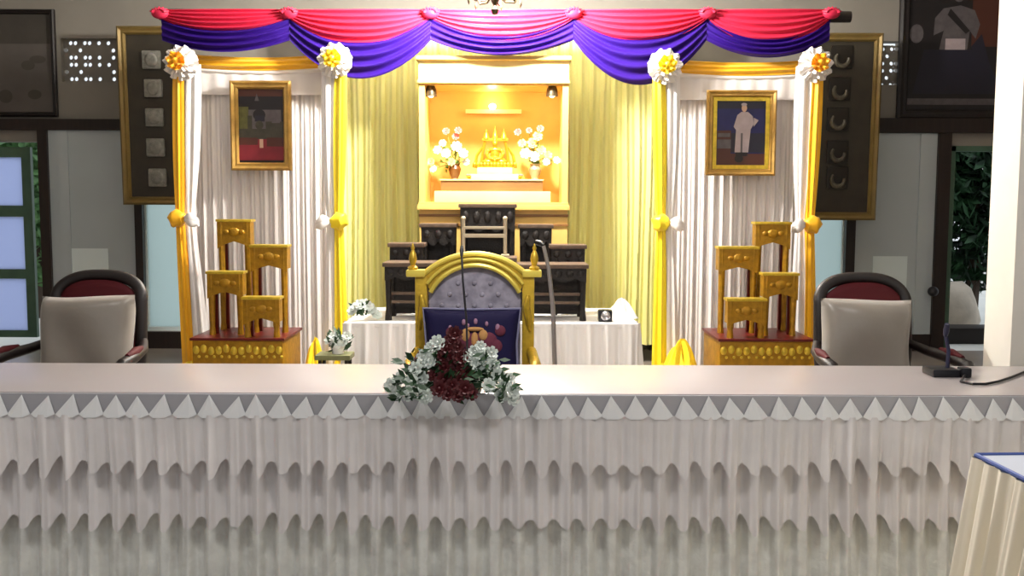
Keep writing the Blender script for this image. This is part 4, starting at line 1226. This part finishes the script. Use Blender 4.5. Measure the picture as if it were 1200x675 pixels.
# orange-brown ribbon at the left of the flowers
p = W(478, 428, yf_)
m = MB()
m.surf(20, 3, lambda u, v: Vector((W(474 + 16 * u, 440 - 24 * u, yf_).x, yf_ + 0.02 + 0.015 * math.sin(u * 6) + 0.02 * v, W(474, 440 - 24 * u, yf_).z + 0.012 * v)))
m.build('ribbon', 'embroid_red', t)

# gooseneck microphone behind the flowers
yg = G(548, 430, ZT).y
g0 = W(548, 430, yg); tip = W(541, 297, yg + 0.05)
t = thing('gooseneck_microphone', 'slim dark gooseneck microphone on the long table behind the flower arrangement', 'microphone', (g0.x, yg, ZT))
MB().lathe([(0.002, 0), (0.05, 0), (0.05, 0.012), (0.035, 0.025), (0.002, 0.028)], (g0.x, yg, ZT), 20).build('base', 'black_plastic', t)
MB().tube([(g0.x, yg, ZT + 0.02), (g0.x - 0.005, yg, ZT + 0.2), (g0.x - 0.02, yg + 0.01, ZT + 0.36), (tip.x, yg + 0.05, tip.z)], 0.0045, 8).build('gooseneck', 'black_plastic', t)
MB().tube([(tip.x, yg + 0.045, tip.z - 0.01), (tip.x, yg + 0.055, tip.z + 0.012), (tip.x, yg + 0.065, tip.z + 0.03)], [0.006, 0.009, 0.006], 10).build('capsule', 'black_plastic', t)

# desk microphone on the right
cb = G(1106, 440, ZT)
t = thing('desk_microphone', 'black desk microphone with a trailing cable, on the right end of the long table', 'microphone', (cb.x, cb.y, ZT))
MB().box(cb.x - 0.065, cb.x + 0.045, cb.y - 0.05, cb.y + 0.06, ZT, ZT + 0.032, 0.012).build('base', 'black_plastic', t)
MB().box(cb.x + 0.045, cb.x + 0.085, cb.y - 0.06, cb.y - 0.01, ZT, ZT + 0.04, 0.01).build('plug', 'black_plastic', t)
st = W(1110, 436, cb.y); s2 = W(1108, 392, cb.y)
MB().tube([(st.x, cb.y, ZT + 0.03), (st.x + 0.002, cb.y, ZT + 0.1), (s2.x, cb.y, s2.z)], 0.008, 8).build('stem', 'navy_plastic', t)
MB().tube([(s2.x, cb.y, s2.z - 0.005), (s2.x - 0.002, cb.y - 0.012, s2.z + 0.02), (s2.x - 0.004, cb.y - 0.02, s2.z + 0.045)], [0.008, 0.012, 0.009], 10).build('capsule', 'navy_plastic', t)
cp = [(1126, 447), (1140, 450), (1155, 450), (1170, 447), (1185, 442), (1200, 436), (1212, 431)]
pts = [G(a, b_, ZT + 0.006) for a, b_ in cp]
MB().tube([(cb.x + 0.07, cb.y - 0.04, ZT + 0.015)] + [(p.x, p.y, ZT + 0.006) for p in pts], 0.005, 8).build('cable', 'black_plastic', t)

# floor microphone stand right of the throne
ym = 6.3
b0 = W(650, 425, ym)
t = thing('microphone_stand', 'grey floor microphone stand with a curved neck, right of the throne chair', 'microphone stand', (b0.x, ym, 0))
MB().lathe([(0.002, 0), (0.13, 0), (0.13, 0.012), (0.03, 0.03), (0.002, 0.035)], (b0.x, ym, 0), 28).build('base', 'black_plastic', t)
k1, k2, k3 = W(648, 360, ym), W(643, 315, ym), W(637, 288, ym)
MB().tube([(b0.x, ym, 0.03), (b0.x, ym, b0.z), (k1.x, ym, k1.z), (k2.x, ym, k2.z), (k3.x, ym, k3.z)], [0.016, 0.016, 0.015, 0.013, 0.012], 10).build('pole', 'steel', t)
MB().tube([(k3.x, ym, k3.z), (k3.x - 0.02, ym + 0.02, k3.z + 0.015), (k3.x - 0.045, ym + 0.05, k3.z + 0.02)], [0.012, 0.02, 0.018], 12).build('microphone', 'black_plastic', t)

# ------------------------------------------------------------------ small skirted table, right foreground
ca = G(1144, 533, ZT)
cb_ = G(1200, 561, ZT)
ang = math.atan2(cb_.y - ca.y, cb_.x - ca.x)          # direction of the left edge, towards the camera
e1 = Vector((math.cos(ang), math.sin(ang), 0))
ex = Vector((-e1.y, e1.x, 0))                        # to the right
if ex.x < 0: ex = -ex
L1, L2 = 0.9, 0.75
t = thing('skirted_table', 'small table with a blue-edged top and cream pleated skirt, at the right foreground corner', 'table', (ca.x, ca.y, 0))
C0 = Vector((ca.x, ca.y, 0))
cor = [C0, C0 + e1 * L1, C0 + e1 * L1 + ex * L2, C0 + ex * L2]
m = MB()
va = [m.bm.verts.new((p.x, p.y, ZT)) for p in cor]; vb = [m.bm.verts.new((p.x, p.y, ZT - 0.025)) for p in cor]
m._f(va); m._f(vb)
for i in range(4):
    j = (i + 1) % 4; m._f([va[i], va[j], vb[j], vb[i]])
m.build('tabletop', 'table_paper', t, smooth=False)
m = MB()
loop = cor + [cor[0]]
m.tube([(p.x, p.y, ZT - 0.001) for p in loop], 0.007, 8)
m.build('blue_edging', 'blue_trim', t)
per = [(cor[i], cor[(i + 1) % 4]) for i in range(4)]
tot = sum((b_ - a).length for a, b_ in per)
cen = (cor[0] + cor[2]) / 2
def sk(u, v):
    d = u * tot
    for a, b_ in per:
        l = (b_ - a).length
        if d <= l + 1e-6: break
        d -= l
    p = a + (b_ - a) * min(1, d / l)
    nrm = Vector(((b_ - a).y, -(b_ - a).x, 0)).normalized()
    if nrm.dot(p - cen) < 0: nrm = -nrm
    rad = (p - cen).normalized()
    s = u * tot
    k = 0.008 + 0.07 * v + (0.006 + 0.016 * v) * (math.sin(2 * PI * s / 0.075 + math.sin(s * 11)) + 0.3 * math.sin(2 * PI * s / 0.031))
    d2 = (nrm * 0.75 + rad * 0.45)
    return Vector((p.x + d2.x * k, p.y + d2.y * k, ZT - 0.004 - (ZT - 0.015) * v))
MB().surf(700, 14, sk, closeu=True).build('pleated_skirt', 'cream_satin', t)
for p in cor:
    q_ = p + (cen - p) * 0.12
    MB().tube([(q_.x, q_.y, 0), (q_.x, q_.y, ZT - 0.025)], 0.018, 8).build('leg', 'steel', t)
